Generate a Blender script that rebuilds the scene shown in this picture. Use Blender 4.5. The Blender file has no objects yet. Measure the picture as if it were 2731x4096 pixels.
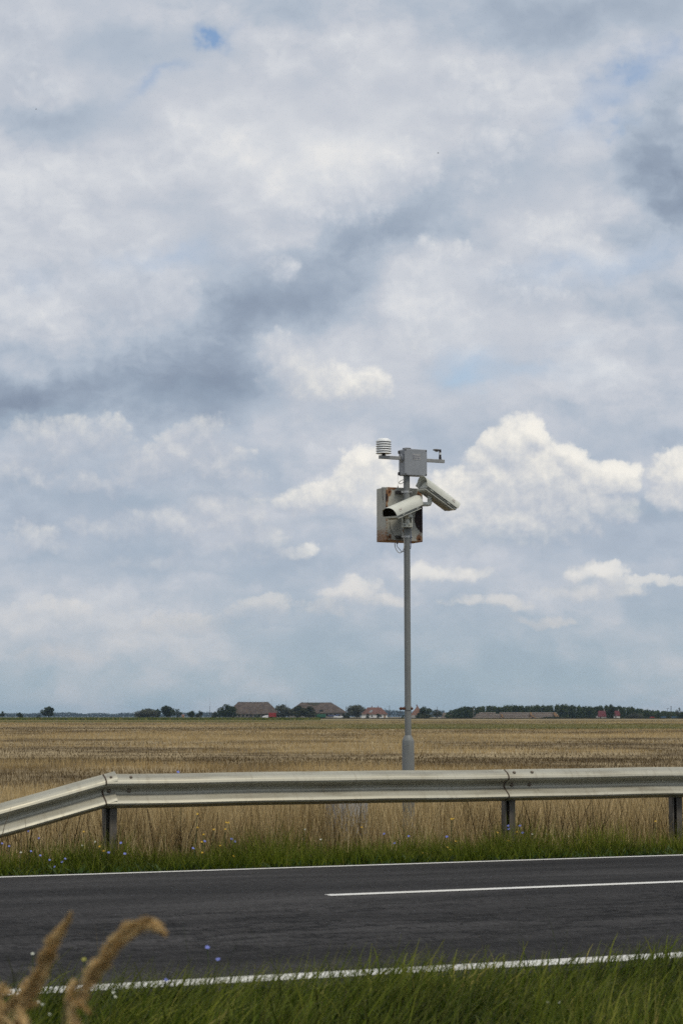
import bpy, bmesh, math, random
import numpy as np
from mathutils import Vector, Matrix

rad = math.radians
scene = bpy.context.scene
COL = scene.collection

# ------------------------------------------------------------------ camera
FPX, CX, CY, CAMH = 8533.3, 1365.5, 2048.0, 1.30        # focal length in pixels of the 2731 x 4096 frame
PITCH = math.atan((2867.0 - CY) / FPX)
cam_data = bpy.data.cameras.new('camera')
cam_data.sensor_fit = 'VERTICAL'
cam_data.sensor_height = 36.0
cam_data.sensor_width = 24.0
cam_data.lens = 75.0
cam_data.clip_start = 0.1
cam_data.clip_end = 30000.0
cam_data.dof.use_dof = True
cam_data.dof.focus_distance = 38.0
cam_data.dof.aperture_fstop = 6.5
cam = bpy.data.objects.new('camera', cam_data)
COL.objects.link(cam)
cam.location = (0, 0, CAMH)
cam.rotation_euler = (math.pi / 2 + PITCH, 0, 0)
scene.camera = cam


def ray(px, py):
    """World direction through a pixel of the photograph."""
    x, y = (px - CX) / FPX, (CY - py) / FPX
    cp, sp = math.cos(PITCH), math.sin(PITCH)
    return Vector((x, cp - y * sp, sp + y * cp))


# ------------------------------------------------------------------ colour management and sampling
vs = scene.view_settings
vs.view_transform = 'Standard'
vs.look = 'None'
vs.exposure = 0.0
vs.gamma = 1.0
cy = scene.cycles
cy.use_adaptive_sampling = True
cy.adaptive_threshold = 0.012
cy.adaptive_min_samples = 16
cy.use_denoising = False
cy.max_bounces = 6
cy.diffuse_bounces = 2
cy.glossy_bounces = 2
cy.transmission_bounces = 4
cy.transparent_max_bounces = 8
cy.volume_bounces = 0

# ------------------------------------------------------------------ sun
SUN_AZ, SUN_EL = rad(140), rad(58)
HAZE = 4.5e-5
sun_data = bpy.data.lights.new('sun', 'SUN')
sun_data.energy = 1.7
sun_data.angle = rad(12)
sun_data.color = (1.0, 0.92, 0.78)
sun = bpy.data.objects.new('sun', sun_data)
COL.objects.link(sun)
sdir = Vector((math.sin(SUN_AZ) * math.cos(SUN_EL), math.cos(SUN_AZ) * math.cos(SUN_EL), math.sin(SUN_EL)))
sun.rotation_euler = sdir.to_track_quat('Z', 'Y').to_euler()
sun.location = (30, -40, 60)


# ------------------------------------------------------------------ node helper
class NT:
    def __init__(self, tree):
        self.t = tree

    def node(self, typ, **kw):
        n = self.t.nodes.new(typ)
        for k, v in kw.items():
            setattr(n, k, v)
        return n

    def put(self, sock, v):
        if isinstance(v, bpy.types.NodeSocket):
            self.t.links.new(v, sock)
        elif v is not None:
            if hasattr(sock, 'default_value'):
                dv = sock.default_value
                if hasattr(dv, '__len__') and not isinstance(v, (int, float)):
                    v = tuple(v)
                    if len(dv) == 4 and len(v) == 3:
                        v = v + (1.0,)
                sock.default_value = v

    def m(self, op, a, b=None, c=None, clamp=False):
        n = self.node('ShaderNodeMath', operation=op, use_clamp=clamp)
        for i, v in enumerate((a, b, c)):
            if v is not None:
                self.put(n.inputs[i], v)
        return n.outputs[0]

    def v(self, op, a, b=None, c=None):
        n = self.node('ShaderNodeVectorMath', operation=op)
        for i, x in enumerate((a, b, c)):
            if x is not None:
                self.put(n.inputs[i], x)
        return n.outputs['Value'] if op in ('LENGTH', 'DOT_PRODUCT', 'DISTANCE') else n.outputs[0]

    def scale(self, a, s):
        n = self.node('ShaderNodeVectorMath', operation='SCALE')
        self.put(n.inputs[0], a)
        self.put(n.inputs['Scale'], s)
        return n.outputs[0]

    def noise(self, vec, scale, detail=4, rough=0.55, lac=2.0, dist=0.0):
        n = self.node('ShaderNodeTexNoise')
        if vec is not None:
            self.put(n.inputs['Vector'], vec)
        n.inputs['Scale'].default_value = scale
        n.inputs['Detail'].default_value = detail
        n.inputs['Roughness'].default_value = rough
        n.inputs['Lacunarity'].default_value = lac
        n.inputs['Distortion'].default_value = dist
        return n.outputs['Fac'] if 'Fac' in n.outputs else n.outputs[0], n.outputs['Color']

    def sstep(self, x, a, b, lo=0.0, hi=1.0, kind='SMOOTHSTEP'):
        n = self.node('ShaderNodeMapRange', interpolation_type=kind)
        self.put(n.inputs[0], x)
        n.inputs[1].default_value = a
        n.inputs[2].default_value = b
        n.inputs[3].default_value = lo
        n.inputs[4].default_value = hi
        return n.outputs[0]

    def ramp(self, x, stops, interp='LINEAR'):
        n = self.node('ShaderNodeValToRGB')
        cr = n.color_ramp
        cr.interpolation = interp
        while len(cr.elements) < len(stops):
            cr.elements.new(0.5)
        for e, (p, c) in zip(cr.elements, stops):
            e.position = p
            e.color = tuple(c) + (1.0,) if len(c) == 3 else c
        self.put(n.inputs[0], x)
        return n.outputs[0]

    def mix(self, f, a, b, typ='MIX'):
        n = self.node('ShaderNodeMix', data_type='RGBA', blend_type=typ)
        self.put(n.inputs[0], f)
        self.put(n.inputs[6], a)
        self.put(n.inputs[7], b)
        return n.outputs[2]


def lin(r, g, b):
    f = lambda c: (c / 255 / 12.92) if c <= 10 else ((c / 255 + 0.055) / 1.055) ** 2.4
    return (f(r), f(g), f(b))


# ------------------------------------------------------------------ sky: Nishita blue behind procedural cloud layers
K = 10.0                                    # the Background runs at 0.1, cloud radiance is given ten times brighter
world = bpy.data.worlds.new('World')
scene.world = world
world.use_nodes = True
wt = world.node_tree
wt.nodes.clear()
w = NT(wt)


def uv(dx, dy):
    d = ray(dx * 1.7417, dy * 1.7417).normalized()
    return math.atan2(d.x, d.y), math.asin(d.z)


def ell(n, P, b):
    """squared distance in units of an ellipse (centre, radii, turn)"""
    x, y, rx, ry = b[:4]
    rot = b[4] if len(b) > 4 else 0
    u, v_ = uv(x, y)
    su, sv = FPX / 1.7417 / rx * math.cos(v_), FPX / 1.7417 / ry
    if rot == 0:
        q = n.v('MULTIPLY_ADD', P, (su, sv, 0), (-u * su, -v_ * sv, 0))
    else:
        mp = n.node('ShaderNodeMapping', vector_type='TEXTURE')
        n.put(mp.inputs[0], P)
        mp.inputs['Location'].default_value = (u, v_, 0)
        mp.inputs['Rotation'].default_value = (0, 0, rad(rot))
        mp.inputs['Scale'].default_value = (1 / su, 1 / sv, 1)
        q = mp.outputs[0]
    return n.v('DOT_PRODUCT', q, q)


tc = w.node('ShaderNodeTexCoord')
D = tc.outputs['Generated']
sx = w.node('ShaderNodeSeparateXYZ')
w.put(sx.inputs[0], D)
X, Y, Z = sx.outputs
U = w.m('ARCTAN2', X, Y)
Vv = w.m('ARCSINE', Z)
cmb = w.node('ShaderNodeCombineXYZ')
w.put(cmb.inputs[0], U)
w.put(cmb.inputs[1], Vv)
P0 = cmb.outputs[0]
nish = w.node('ShaderNodeTexSky', sky_type='NISHITA', sun_disc=False, sun_elevation=SUN_EL, sun_rotation=SUN_AZ)

VEIL = [   # sheet cloud: x, y, rx, ry, turn, amount (photograph at 1568 px wide)
    (430, 330, 330, 120, 0, .06), (800, 250, 200, 150, 0, .10), (690, 360, 300, 120, 0, .08), (1010, 160, 160, 60, 0, .08),
    (200, 330, 200, 60, 0, -.10), (250, 150, 110, 90, 0, -.10), (60, 270, 130, 50, 0, -.28), (55, 110, 100, 110, 0, .24),
    (680, 30, 260, 60, 0, -.08), (1250, 60, 250, 60, 0, -.12), (1180, 160, 130, 70, 0, -.03), (900, 410, 150, 80, 0, .16),
    (1545, 440, 120, 140, 0, -.50), (1540, 260, 90, 120, 0, -.24), (1530, 620, 110, 60, 0, -.12), (1450, 670, 130, 45, 0, -.12),
    (870, 560, 190, 95, 28, -.25), (1000, 480, 140, 70, 25, -.17), (700, 650, 200, 110, 30, -.20),
    (470, 790, 240, 120, 22, -.26), (250, 860, 320, 110, 8, -.27), (60, 920, 210, 60, 4, -.34), (490, 900, 110, 80, 0, -.20), (560, 720, 90, 60, 0, -.08), (1300, 20, 420, 90, 0, -.16), (640, 10, 300, 60, 0, -.10), (1560, 760, 120, 120, 0, -.08),
    (540, 700, 70, 50, 0, -.10), (100, 640, 110, 40, 0, -.12), (330, 660, 140, 60, 0, .14), (30, 730, 80, 50, 0, .16), (590, 580, 70, 45, 0, .14),
    (770, 880, 150, 70, 0, .20), (690, 800, 90, 60, 40, .14), (990, 640, 110, 60, 20, .16), (1150, 540, 150, 60, 0, .06),
    (1010, 760, 150, 60, 0, .10), (1240, 760, 200, 50, 0, .05), (1000, 1000, 200, 60, 0, -.06),
    (1400, 920, 220, 25, 6, -.12), (1540, 1000, 90, 40, 0, -.16), (660, 1030, 90, 60, 0, -.10), (450, 1050, 90, 60, 0, .12),
    (60, 1160, 120, 50, 0, -.12), (1500, 1190, 110, 35, 0, -.14), (800, 1100, 130, 55, 0, .14), (540, 1180, 100, 50, 0, .14), (1230, 1110, 190, 80, 0, .12), (1540, 1110, 60, 70, 0, .12),
    (110, 1430, 230, 55, 0, .20), (160, 1500, 190, 30, 0, .12), (560, 1415, 190, 30, 0, .10),
    (1500, 1260, 160, 40, 0, -.06), (1380, 1330, 150, 35, 0, .10), (1050, 1300, 120, 30, 0, .10), (800, 1350, 120, 25, 0, .08)]
LOBES = [   # heaps: x, y, rx, ry, firmness
    (1180, 1020, 60, 56, 1.05), (1222, 1000, 32, 36, 1), (1135, 1055, 48, 44, 1.05), (1190, 1095, 98, 74, 1.25), (1260, 1100, 72, 58, 1.15), (1308, 1068, 32, 48, 1),
    (1085, 1155, 115, 74, 1.3), (1195, 1165, 170, 70, 1.4), (1305, 1132, 92, 60, 1.15), (1385, 1108, 60, 48, 1), (1425, 1102, 46, 38, .8), (1350, 1158, 110, 46, 1.0),
    (1550, 1090, 58, 62, 1), (1530, 1135, 50, 46, .9),
    (830, 1085, 80, 56, .68), (770, 1130, 110, 54, .62), (880, 1120, 95, 66, .68), (690, 1145, 110, 36, .5), (970, 1140, 80, 50, .6),
    (475, 1000, 64, 64, .55), (425, 1045, 120, 66, .52), (335, 1075, 100, 46, .5), (495, 1065, 90, 66, .55),
    (520, 1172, 95, 62, .6), (585, 1165, 54, 52, .58), (470, 1205, 110, 52, .55), (335, 1195, 120, 50, .5), (250, 1205, 100, 42, .42), (575, 1230, 95, 50, .5), (80, 1230, 110, 50, .42),
    (110, 1005, 180, 66, .30), (230, 992, 120, 56, .28),
    (280, 635, 76, 66, .85), (370, 670, 80, 56, .75), (215, 670, 70, 44, .7), (300, 690, 110, 50, .7), (20, 712, 62, 50, .8), (75, 740, 70, 34, .7), (35, 110, 95, 120, .75), (85, 55, 55, 70, .65), (100, 185, 50, 50, .65),
    (570, 568, 76, 50, .55), (625, 605, 60, 46, .5),
    (900, 390, 120, 80, .6), (820, 430, 130, 80, .55), (720, 470, 110, 70, .45), (1075, 200, 110, 80, .35), (1120, 330, 80, 110, .45), (1250, 540, 130, 80, .4), (760, 900, 150, 60, .45), (835, 880, 70, 46, .55), (700, 880, 110, 90, .4), (1000, 720, 170, 90, .4), (1180, 640, 150, 80, .35),
    (1010, 610, 100, 70, .45), (650, 840, 90, 80, .5),
    (605, 1388, 66, 30, .7), (555, 1404, 60, 24, .55), (430, 1434, 120, 30, .5), (510, 1440, 60, 20, .5), (350, 1440, 100, 26, .35), (150, 1500, 140, 26, .35), (750, 1392, 90, 30, .45),
    (810, 1350, 90, 30, .45), (1010, 1312, 130, 26, .42), (1090, 1308, 80, 20, .4), (1345, 1312, 60, 30, .65), (1398, 1316, 40, 30, .65), (1370, 1356, 110, 26, .5), (1460, 1336, 110, 12, .4),
    (1125, 1380, 130, 22, .38), (870, 1368, 110, 22, .4), (120, 1410, 200, 40, .3), (640, 1270, 110, 26, .35), (330, 1270, 160, 40, .3), (1240, 1420, 120, 16, .3), (60, 1090, 140, 66, .24), (200, 1100, 140, 60, .22)]
BASES = [(330, 1140, 130, 20, 0, .70), (560, 1128, 90, 12, 0, .3), (430, 1305, 230, 22, 0, .60), (150, 1268, 170, 20, 0, .70), (330, 1240, 120, 22, 0, .5),
         (740, 1205, 110, 18, 0, .5), (1160, 1216, 150, 20, 0, .55), (1440, 1182, 110, 16, 0, .45), (1360, 1338, 42, 14, 0, .6),
         (60, 955, 180, 20, 4, .6), (430, 890, 180, 34, 0, .4), (1480, 945, 90, 14, 8, .3), (1100, 1240, 160, 15, 0, .2), (560, 1260, 90, 16, 0, .4),
         (60, 1130, 130, 16, 0, .4), (820, 1250, 130, 14, 0, .2), (1530, 1182, 70, 22, 0, .5), (600, 1432, 90, 8, 0, .4)]
HOLES = [(480, 92, 28, 24, -30, 1.15), (520, 75, 60, 14, 20, .3), (320, 215, 40, 18, 20, .35), (370, 190, 60, 14, 15, .3), (1440, 160, 60, 24, 20, .8), (1520, 105, 28, 28, 0, .6),
         (1355, 262, 95, 36, 20, .95), (1470, 140, 90, 40, 20, .4), (1500, 590, 90, 30, 0, .35), (1420, 305, 30, 16, 20, .6), (1380, 605, 170, 30, 5, .75), (1060, 830, 70, 34, 0, .42), (1270, 250, 60, 20, 0, .2),
         (370, 600, 120, 26, 0, .34), (70, 660, 80, 24, 0, .32), (1260, 850, 150, 26, 0, .30), (1060, 860, 50, 24, 0, .24), (1320, 780, 90, 22, 0, .2)]


def voro(Pv, sc_):
    n = w.node('ShaderNodeTexVoronoi', voronoi_dimensions='2D', feature='F1', normalize=True)
    w.put(n.inputs['Vector'], Pv)
    n.inputs['Scale'].default_value = sc_
    n.inputs['Detail'].default_value = 3.0
    n.inputs['Roughness'].default_value = 0.55
    n.inputs['Lacunarity'].default_value = 2.3
    return n.outputs['Distance']


def tier(v0, v1):
    """One band of elevation: returns the radiance socket. Only blobs that reach the band are built."""
    def near(b, k):
        _, vv = uv(b[0], b[1])
        ext = k * max(b[3], b[2] if (len(b) > 4 and b[4] not in (0, 1)) else b[3]) * 1.7417 / FPX + 0.012
        return vv + ext > v0 and vv - ext < v1
    P0s = w.v('MULTIPLY', P0, (1.0, 1.5, 1.0))
    _, nsoft = w.noise(P0s, 19, 4, 0.5)
    wob = w.v('MULTIPLY_ADD', nsoft, (0.050, 0.030, 0), (-0.025, -0.015, 0))
    _, ncr = w.noise(P0, 48, 7, 0.64)
    cri = w.v('MULTIPLY_ADD', ncr, (0.030, 0.024, 0), (-0.015, -0.012, 0))
    Psoft = w.v('ADD', w.v('ADD', P0, wob), cri)
    Pcr = w.v('ADD', w.v('ADD', P0, w.scale(cri, 0.55)), w.scale(wob, 0.35))
    # billows of the sheet: a fractal field and the same field a step higher, so that tops turn to the light
    Q = w.v('ADD', P0s, w.scale(cri, 0.5))
    b1, _ = w.noise(Q, 10, 8, 0.53)
    b2, _ = w.noise(w.v('ADD', Q, (0.004, 0.016, 0)), 10, 7, 0.53)
    lit = w.m('SUBTRACT', b1, b2)
    acc = w.sstep(Vv, 0.0, 0.20, .43, .625)
    acc = w.m('ADD', acc, w.sstep(b1, .36, .64, -.10, .11))
    acc = w.m('MULTIPLY_ADD', lit, 0.55, acc)
    # finer cauliflower relief, only in patches
    c1_, c2_ = voro(w.v('ADD', P0s, w.scale(cri, 0.9)), 26), voro(w.v('ADD', w.v('ADD', P0s, w.scale(cri, 0.9)), (0.003, 0.011, 0)), 26)
    rel = w.m('MULTIPLY', w.m('SUBTRACT', c2_, c1_), w.sstep(b1, .42, .60, .10, .55))
    acc = w.m('MULTIPLY_ADD', rel, 1.0, acc)
    for b in VEIL:
        if near(b, 2.2):
            acc = w.m('MULTIPLY_ADD', w.m('POWER', 0.3679, ell(w, Psoft, b)), b[5], acc)
    veil = w.ramp(acc, [(0.0, lin(134, 147, 166)), (.22, lin(155, 168, 185)), (.42, lin(176, 187, 201)),
                        (.62, lin(197, 202, 211)), (.82, lin(214, 217, 222)), (1.0, lin(229, 229, 229))])
    if v0 < 0.085:
        lo = w.ramp(acc, [(0.0, lin(146, 165, 178)), (.36, lin(163, 180, 190)), (.6, lin(183, 191, 198)), (1.0, lin(210, 206, 204))])
        veil = w.mix(w.sstep(Vv, 0.0, 0.085, 1.0, 0.0), veil, lo)
    # heaps
    L = [b for b in LOBES if near(b[:4], 1.3)]
    if L:
        gr = bpy.data.node_groups.new('heap_field', 'ShaderNodeTree')
        gr.interface.new_socket('P', in_out='INPUT', socket_type='NodeSocketVector')
        gr.interface.new_socket('q', in_out='OUTPUT', socket_type='NodeSocketFloat')
        g = NT(gr)
        gi, go = g.node('NodeGroupInput'), g.node('NodeGroupOutput')
        cur = None
        for b in L:
            q = ell(g, gi.outputs[0], (b[0], b[1] + .10 * b[3], b[2] * 1.18, b[3] * 1.22))
            if b[4] != 1:
                q = g.m('ADD', q, 1 - b[4])
            cur = q if cur is None else g.m('SMOOTH_MIN', cur, q, 0.35)
        g.put(go.inputs[0], cur)

        def field(Pp, bump):
            n = w.node('ShaderNodeGroup', node_tree=gr)
            w.put(n.inputs[0], Pp)
            return w.m('ADD', w.m('SUBTRACT', 1.0, n.outputs[0]), bump)
        Pv = w.v('ADD', P0, w.scale(cri, 0.28))
        n1, n2 = voro(Pv, 62), voro(w.v('ADD', Pv, (0.0016, 0.0046, 0)), 62)
        F1 = field(Pcr, w.m('MULTIPLY_ADD', n1, -2.0, 0.86))
        F2 = field(w.v('ADD', Pcr, (0.002, 0.0075, 0)), w.m('MULTIPLY_ADD', n2, -2.0, 0.86))
        top = w.sstep(Vv, 0.12, 0.22, 0.0, 1.0)
        a_firm, a_soft = w.sstep(F1, 0.0, 0.50), w.sstep(F1, -0.10, 1.05)
        alpha = w.m('ADD', w.m('MULTIPLY', a_firm, w.m('MULTIPLY_ADD', top, -0.42, 0.56)), w.m('MULTIPLY', a_soft, w.m('MULTIPLY_ADD', top, 0.36, 0.40)))
        alpha = w.m('MULTIPLY', alpha, w.sstep(U, .0, -.05, 1.0, .78))
        alpha = w.m('MULTIPLY', alpha, w.sstep(Vv, 0.025, 0.115, .50, 1.0))
        alpha = w.m('MULTIPLY', alpha, w.sstep(w.m('SUBTRACT', F1, F2), -.85, .05, .30, 1.0))
        shade = w.m('MULTIPLY_ADD', w.m('SUBTRACT', F1, F2), 0.46, 0.51)
        shade = w.m('ADD', shade, w.m('MULTIPLY_ADD', b1, 0.9, -0.45))
        shade = w.m('SUBTRACT', shade, w.sstep(U, .0, -.05, 0.0, .30), clamp=True)
        cum = w.ramp(shade, [(0.0, lin(164, 176, 192)), (.25, lin(187, 193, 203)), (.5, lin(208, 210, 213)), (.75, lin(230, 228, 223)), (1.0, lin(247, 243, 234))])
        if v1 > 0.15:
            ch = w.ramp(shade, [(0.0, lin(170, 180, 195)), (.3, lin(190, 197, 208)), (.6, lin(207, 211, 218)), (1.0, lin(226, 227, 228))])
            cum = w.mix(w.sstep(Vv, 0.145, 0.19), cum, ch)
        if v0 < 0.08:
            cl = w.ramp(shade, [(0.0, lin(162, 178, 190)), (.5, lin(186, 190, 196)), (1.0, lin(210, 204, 200))])
            cum = w.mix(w.sstep(Vv, 0.028, 0.08, 1.0, 0.0), cum, cl)
        veil = w.mix(alpha, veil, cum)
    B = [b for b in BASES if near(b, 2.2)]
    a2 = None
    for b in B:
        e = w.m('POWER', 0.3679, ell(w, Psoft, b))
        a2 = w.m('MULTIPLY', e, b[5]) if a2 is None else w.m('MULTIPLY_ADD', e, b[5], a2)
    if B:
        veil = w.mix(w.m('MULTIPLY', w.m('MINIMUM', a2, 0.85), .72), veil, lin(156, 173, 190))
    out = w.scale(veil, K)
    H = [b for b in HOLES if near(b, 2.2)]
    a3 = None
    for b in H:
        e = w.m('POWER', 0.3679, ell(w, Psoft, b))
        a3 = w.m('MULTIPLY', e, b[5]) if a3 is None else w.m('MULTIPLY_ADD', e, b[5], a3)
    if H:
        out = w.mix(w.m('MULTIPLY', a3, w.sstep(b1, .40, .60, 1.0, .35), clamp=True), out, w.scale(nish.outputs[0], 1.35))
    return out


def background(col):
    n = w.node('ShaderNodeBackground')
    w.put(n.inputs[0], col)
    n.inputs[1].default_value = 1.0 / K
    return n.outputs[0]


def mixsh(f, a, b):
    n = w.node('ShaderNodeMixShader')
    w.put(n.inputs[0], f)
    w.put(n.inputs[1], a)
    w.put(n.inputs[2], b)
    return n.outputs[0]


CUTS = [0.062, 0.115, 0.175, 0.24]
edges = [-1.0] + CUTS + [2.0]
sh = None
for i in range(len(edges) - 1):
    t_ = background(tier(edges[i] - .004, edges[i + 1] + .004))
    sh = t_ if sh is None else mixsh(w.sstep(Vv, edges[i] - .003, edges[i] + .003), sh, t_)
# the rest of the dome, away from the stretch of sky over the farm: the same kind of broken cloud
Dn = w.v('MULTIPLY', D, (1.0, 1.0, 1.8))
o1, _ = w.noise(Dn, 5.0, 5, 0.55)
rest = w.ramp(w.m('ADD', o1, w.sstep(Vv, 0.0, 0.3, -.12, 0.03)), [(.30, lin(150, 166, 186)), (.5, lin(190, 198, 210)), (.62, lin(222, 225, 228))])
rest = w.mix(w.sstep(o1, .30, .40, .8, 0.0), w.scale(rest, K), nish.outputs[0])
rest = w.mix(w.sstep(Z, -0.12, -0.02, 1.0, 0.0), rest, tuple(K * c for c in lin(95, 88, 70)))
away = w.m('MAXIMUM', w.sstep(w.m('ABSOLUTE', U), .20, .32), w.m('MAXIMUM', w.sstep(Vv, .36, .46), w.sstep(Vv, -.06, -.02, 1.0, 0.0)))
sh = mixsh(away, sh, background(rest))
wo = w.node('ShaderNodeOutputWorld')
w.put(wo.inputs[0], sh)
world.cycles.sampling_method = 'MANUAL'
world.cycles.sample_map_resolution = 256


# ================================================================== helpers for geometry
def G(px, py, z=0.0):
    d = ray(px, py)
    k = (z - CAMH) / d.z
    return Vector((d.x * k, d.y * k, z))


def at(px, py, y):
    """Point seen at a pixel, at the distance y down the view."""
    d = ray(px, py)
    return Vector((d.x, d.y, d.z)) * (y / d.y) + Vector((0, 0, CAMH))


ROAD = rad(25)
T = Vector((math.cos(ROAD), math.sin(ROAD), 0))          # along the road
N = Vector((-math.sin(ROAD), math.cos(ROAD), 0))         # across the road, away from the camera


def sn(s, n, z=0.0):
    return T * s + N * n + Vector((0, 0, z))


def on_n(px, py, n):
    """Point seen at a pixel on the upright plane n metres across the road."""
    d = ray(px, py)
    k = n / d.dot(N)
    return d * k + Vector((0, 0, CAMH))


def tag(o, label=None, cat=None, group=None, kind=None):
    if label:
        o['label'] = label
    if cat:
        o['category'] = cat
    if group:
        o['group'] = group
    if kind:
        o['kind'] = kind
    return o


def empty(name, loc=(0, 0, 0), label=None, cat=None, group=None):
    o = bpy.data.objects.new(name, None)
    o.empty_display_size = 0.2
    COL.objects.link(o)
    o.location = loc
    return tag(o, label, cat, group)


class MB:
    """Collects shapes and links them as one mesh object."""

    def __init__(self):
        self.v, self.f = [], []

    def add(self, vs_, fs):
        k = len(self.v)
        self.v += [tuple(p) for p in vs_]
        self.f += [tuple(i + k for i in q) for q in fs]
        return self

    def box(self, c, size, m=None):
        c = Vector(c)
        hx, hy, hz = (s / 2 for s in size)
        pts = [Vector((x, y, z)) for x in (-hx, hx) for y in (-hy, hy) for z in (-hz, hz)]
        if m is not None:
            pts = [m @ p for p in pts]
        return self.add([p + c for p in pts], [(0, 1, 3, 2), (4, 6, 7, 5), (0, 4, 5, 1), (2, 3, 7, 6), (0, 2, 6, 4), (1, 5, 7, 3)])

    def tube(self, path, r, sides=8, cap=True):
        path = [Vector(p) for p in path]
        rr = r if hasattr(r, '__len__') else [r] * len(path)
        vs_, fs = [], []
        prev = None
        for i, p in enumerate(path):
            d = (path[min(i + 1, len(path) - 1)] - path[max(i - 1, 0)]).normalized()
            if prev is None:
                a = d.orthogonal().normalized()
            else:
                a = (prev - d * prev.dot(d)).normalized()
            prev = a
            b = d.cross(a)
            for k in range(sides):
                t = 2 * math.pi * k / sides
                vs_.append(p + (a * math.cos(t) + b * math.sin(t)) * rr[i])
        for i in range(len(path) - 1):
            for k in range(sides):
                k2 = (k + 1) % sides
                fs.append((i * sides + k, i * sides + k2, (i + 1) * sides + k2, (i + 1) * sides + k))
        if cap:
            fs.append(tuple(reversed(range(sides))))
            fs.append(tuple(range((len(path) - 1) * sides, len(path) * sides)))
        return self.add(vs_, fs)

    def lathe(self, prof, c=(0, 0, 0), segs=24, m=None):
        c = Vector(c)
        vs_, fs = [], []
        for r, z in prof:
            for k in range(segs):
                t = 2 * math.pi * k / segs
                p = Vector((r * math.cos(t), r * math.sin(t), z))
                vs_.append((m @ p if m is not None else p) + c)
        for i in range(len(prof) - 1):
            for k in range(segs):
                k2 = (k + 1) % segs
                fs.append((i * segs + k, i * segs + k2, (i + 1) * segs + k2, (i + 1) * segs + k))
        if prof[0][0] > 1e-6:
            fs.append(tuple(reversed(range(segs))))
        if prof[-1][0] > 1e-6:
            fs.append(tuple(range((len(prof) - 1) * segs, len(prof) * segs)))
        return self.add(vs_, fs)

    def build(self, name, mat=None, parent=None, smooth=None, bevel=0.0, loc=None):
        me = bpy.data.meshes.new(name)
        vs_ = self.v
        if loc is not None:
            vs_ = [(p[0] - loc[0], p[1] - loc[1], p[2] - loc[2]) for p in vs_]
        me.from_pydata(vs_, [], self.f)
        me.update()
        if smooth is not None:
            me.polygons.foreach_set('use_smooth', [True] * len(me.polygons))
            me.set_sharp_from_angle(angle=rad(smooth))
        if mat:
            me.materials.append(mat)
        o = bpy.data.objects.new(name, me)
        COL.objects.link(o)
        if loc is not None:
            o.location = loc
        if parent is not None:
            o.parent = parent
        if bevel:
            md = o.modifiers.new('bevel', 'BEVEL')
            md.width = bevel
            md.segments = 2
            md.limit_method = 'ANGLE'
            md.angle_limit = rad(40)
        return o


def np_mesh(name, verts, polys, mat, attrs=None, smooth=False):
    """verts (n,3); polys = list of (m,k) index arrays; attrs = {name: (n,) floats on points}."""
    me = bpy.data.meshes.new(name)
    verts = np.asarray(verts, dtype=np.float32)
    me.vertices.add(len(verts))
    me.vertices.foreach_set('co', verts.ravel())
    li = np.concatenate([p.ravel() for p in polys]).astype(np.int32)
    tot = np.concatenate([np.full(len(p), p.shape[1], dtype=np.int32) for p in polys])
    st = np.concatenate([[0], np.cumsum(tot)[:-1]]).astype(np.int32)
    me.loops.add(len(li))
    me.loops.foreach_set('vertex_index', li)
    me.polygons.add(len(tot))
    me.polygons.foreach_set('loop_start', st)
    me.update(calc_edges=True)
    me.validate()
    for k, a in (attrs or {}).items():
        at_ = me.attributes.new(k, 'FLOAT', 'POINT')
        at_.data.foreach_set('value', np.asarray(a, dtype=np.float32))
    if smooth:
        me.polygons.foreach_set('use_smooth', [True] * len(me.polygons))
    if mat:
        me.materials.append(mat)
    o = bpy.data.objects.new(name, me)
    COL.objects.link(o)
    return o


def mat(name, color=(.5, .5, .5), rough=.6, metal=0.0, spec=0.5):
    m = bpy.data.materials.new(name)
    m.use_nodes = True
    b = m.node_tree.nodes['Principled BSDF']
    b.inputs['Base Color'].default_value = tuple(color) + (1,)
    b.inputs['Roughness'].default_value = rough
    b.inputs['Metallic'].default_value = metal
    b.inputs['Specular IOR Level'].default_value = spec
    n = NT(m.node_tree)
    n.b = b
    return m, n


def obj_co(n):
    return n.node('ShaderNodeTexCoord').outputs['Object']


def bump(n, h, dist=0.01, strength=0.5):
    k = n.node('ShaderNodeBump')
    k.inputs['Strength'].default_value = strength
    k.inputs['Distance'].default_value = dist
    n.put(k.inputs['Height'], h)
    n.put(n.b.inputs['Normal'], k.outputs[0])


def noisy(name, c1, c2, scale, rough=.6, metal=0.0, detail=5, bumpd=0.0, spec=.4, lo=.35, hi=.65, stretch=None):
    """Two tones broken up by noise in the object's own space."""
    m, n = mat(name, c1, rough, metal, spec)
    co = obj_co(n)
    if stretch:
        co = n.v('MULTIPLY', co, stretch)
    f, _ = n.noise(co, scale, detail, 0.6)
    n.put(n.b.inputs['Base Color'], n.ramp(f, [(lo, c1), (hi, c2)]))
    if bumpd:
        bump(n, f, bumpd, 0.6)
    return m


rng = np.random.default_rng(7)
random.seed(7)

# ================================================================== the ground, the road and its lines
NEAR_E, FAR_E, MID = 9.60, 17.20, 13.40                  # edges and crown of the road, metres across
NEAR_L, FAR_L = 9.88, 16.95                              # middles of the two edge lines


def crown(n):
    return 0.085 * (1 - min(1.0, abs(n - MID) / 3.8) ** 1.6) + 0.0


def land(s, n):
    """Height of the ground sheet."""
    if n < NEAR_E:
        d = NEAR_E - n
        return -0.02 - 0.06 * min(d, 9) - 0.02 * max(0, min(d - 2, 4))
    if n < FAR_E:
        return -0.18
    d = n - FAR_E
    return -0.015 + 0.0 * d - 0.05 * max(0.0, min(1.0, (d - 1.8) / 2.5))


# soil and field: one sheet out to the horizon
field_bands = None


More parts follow.
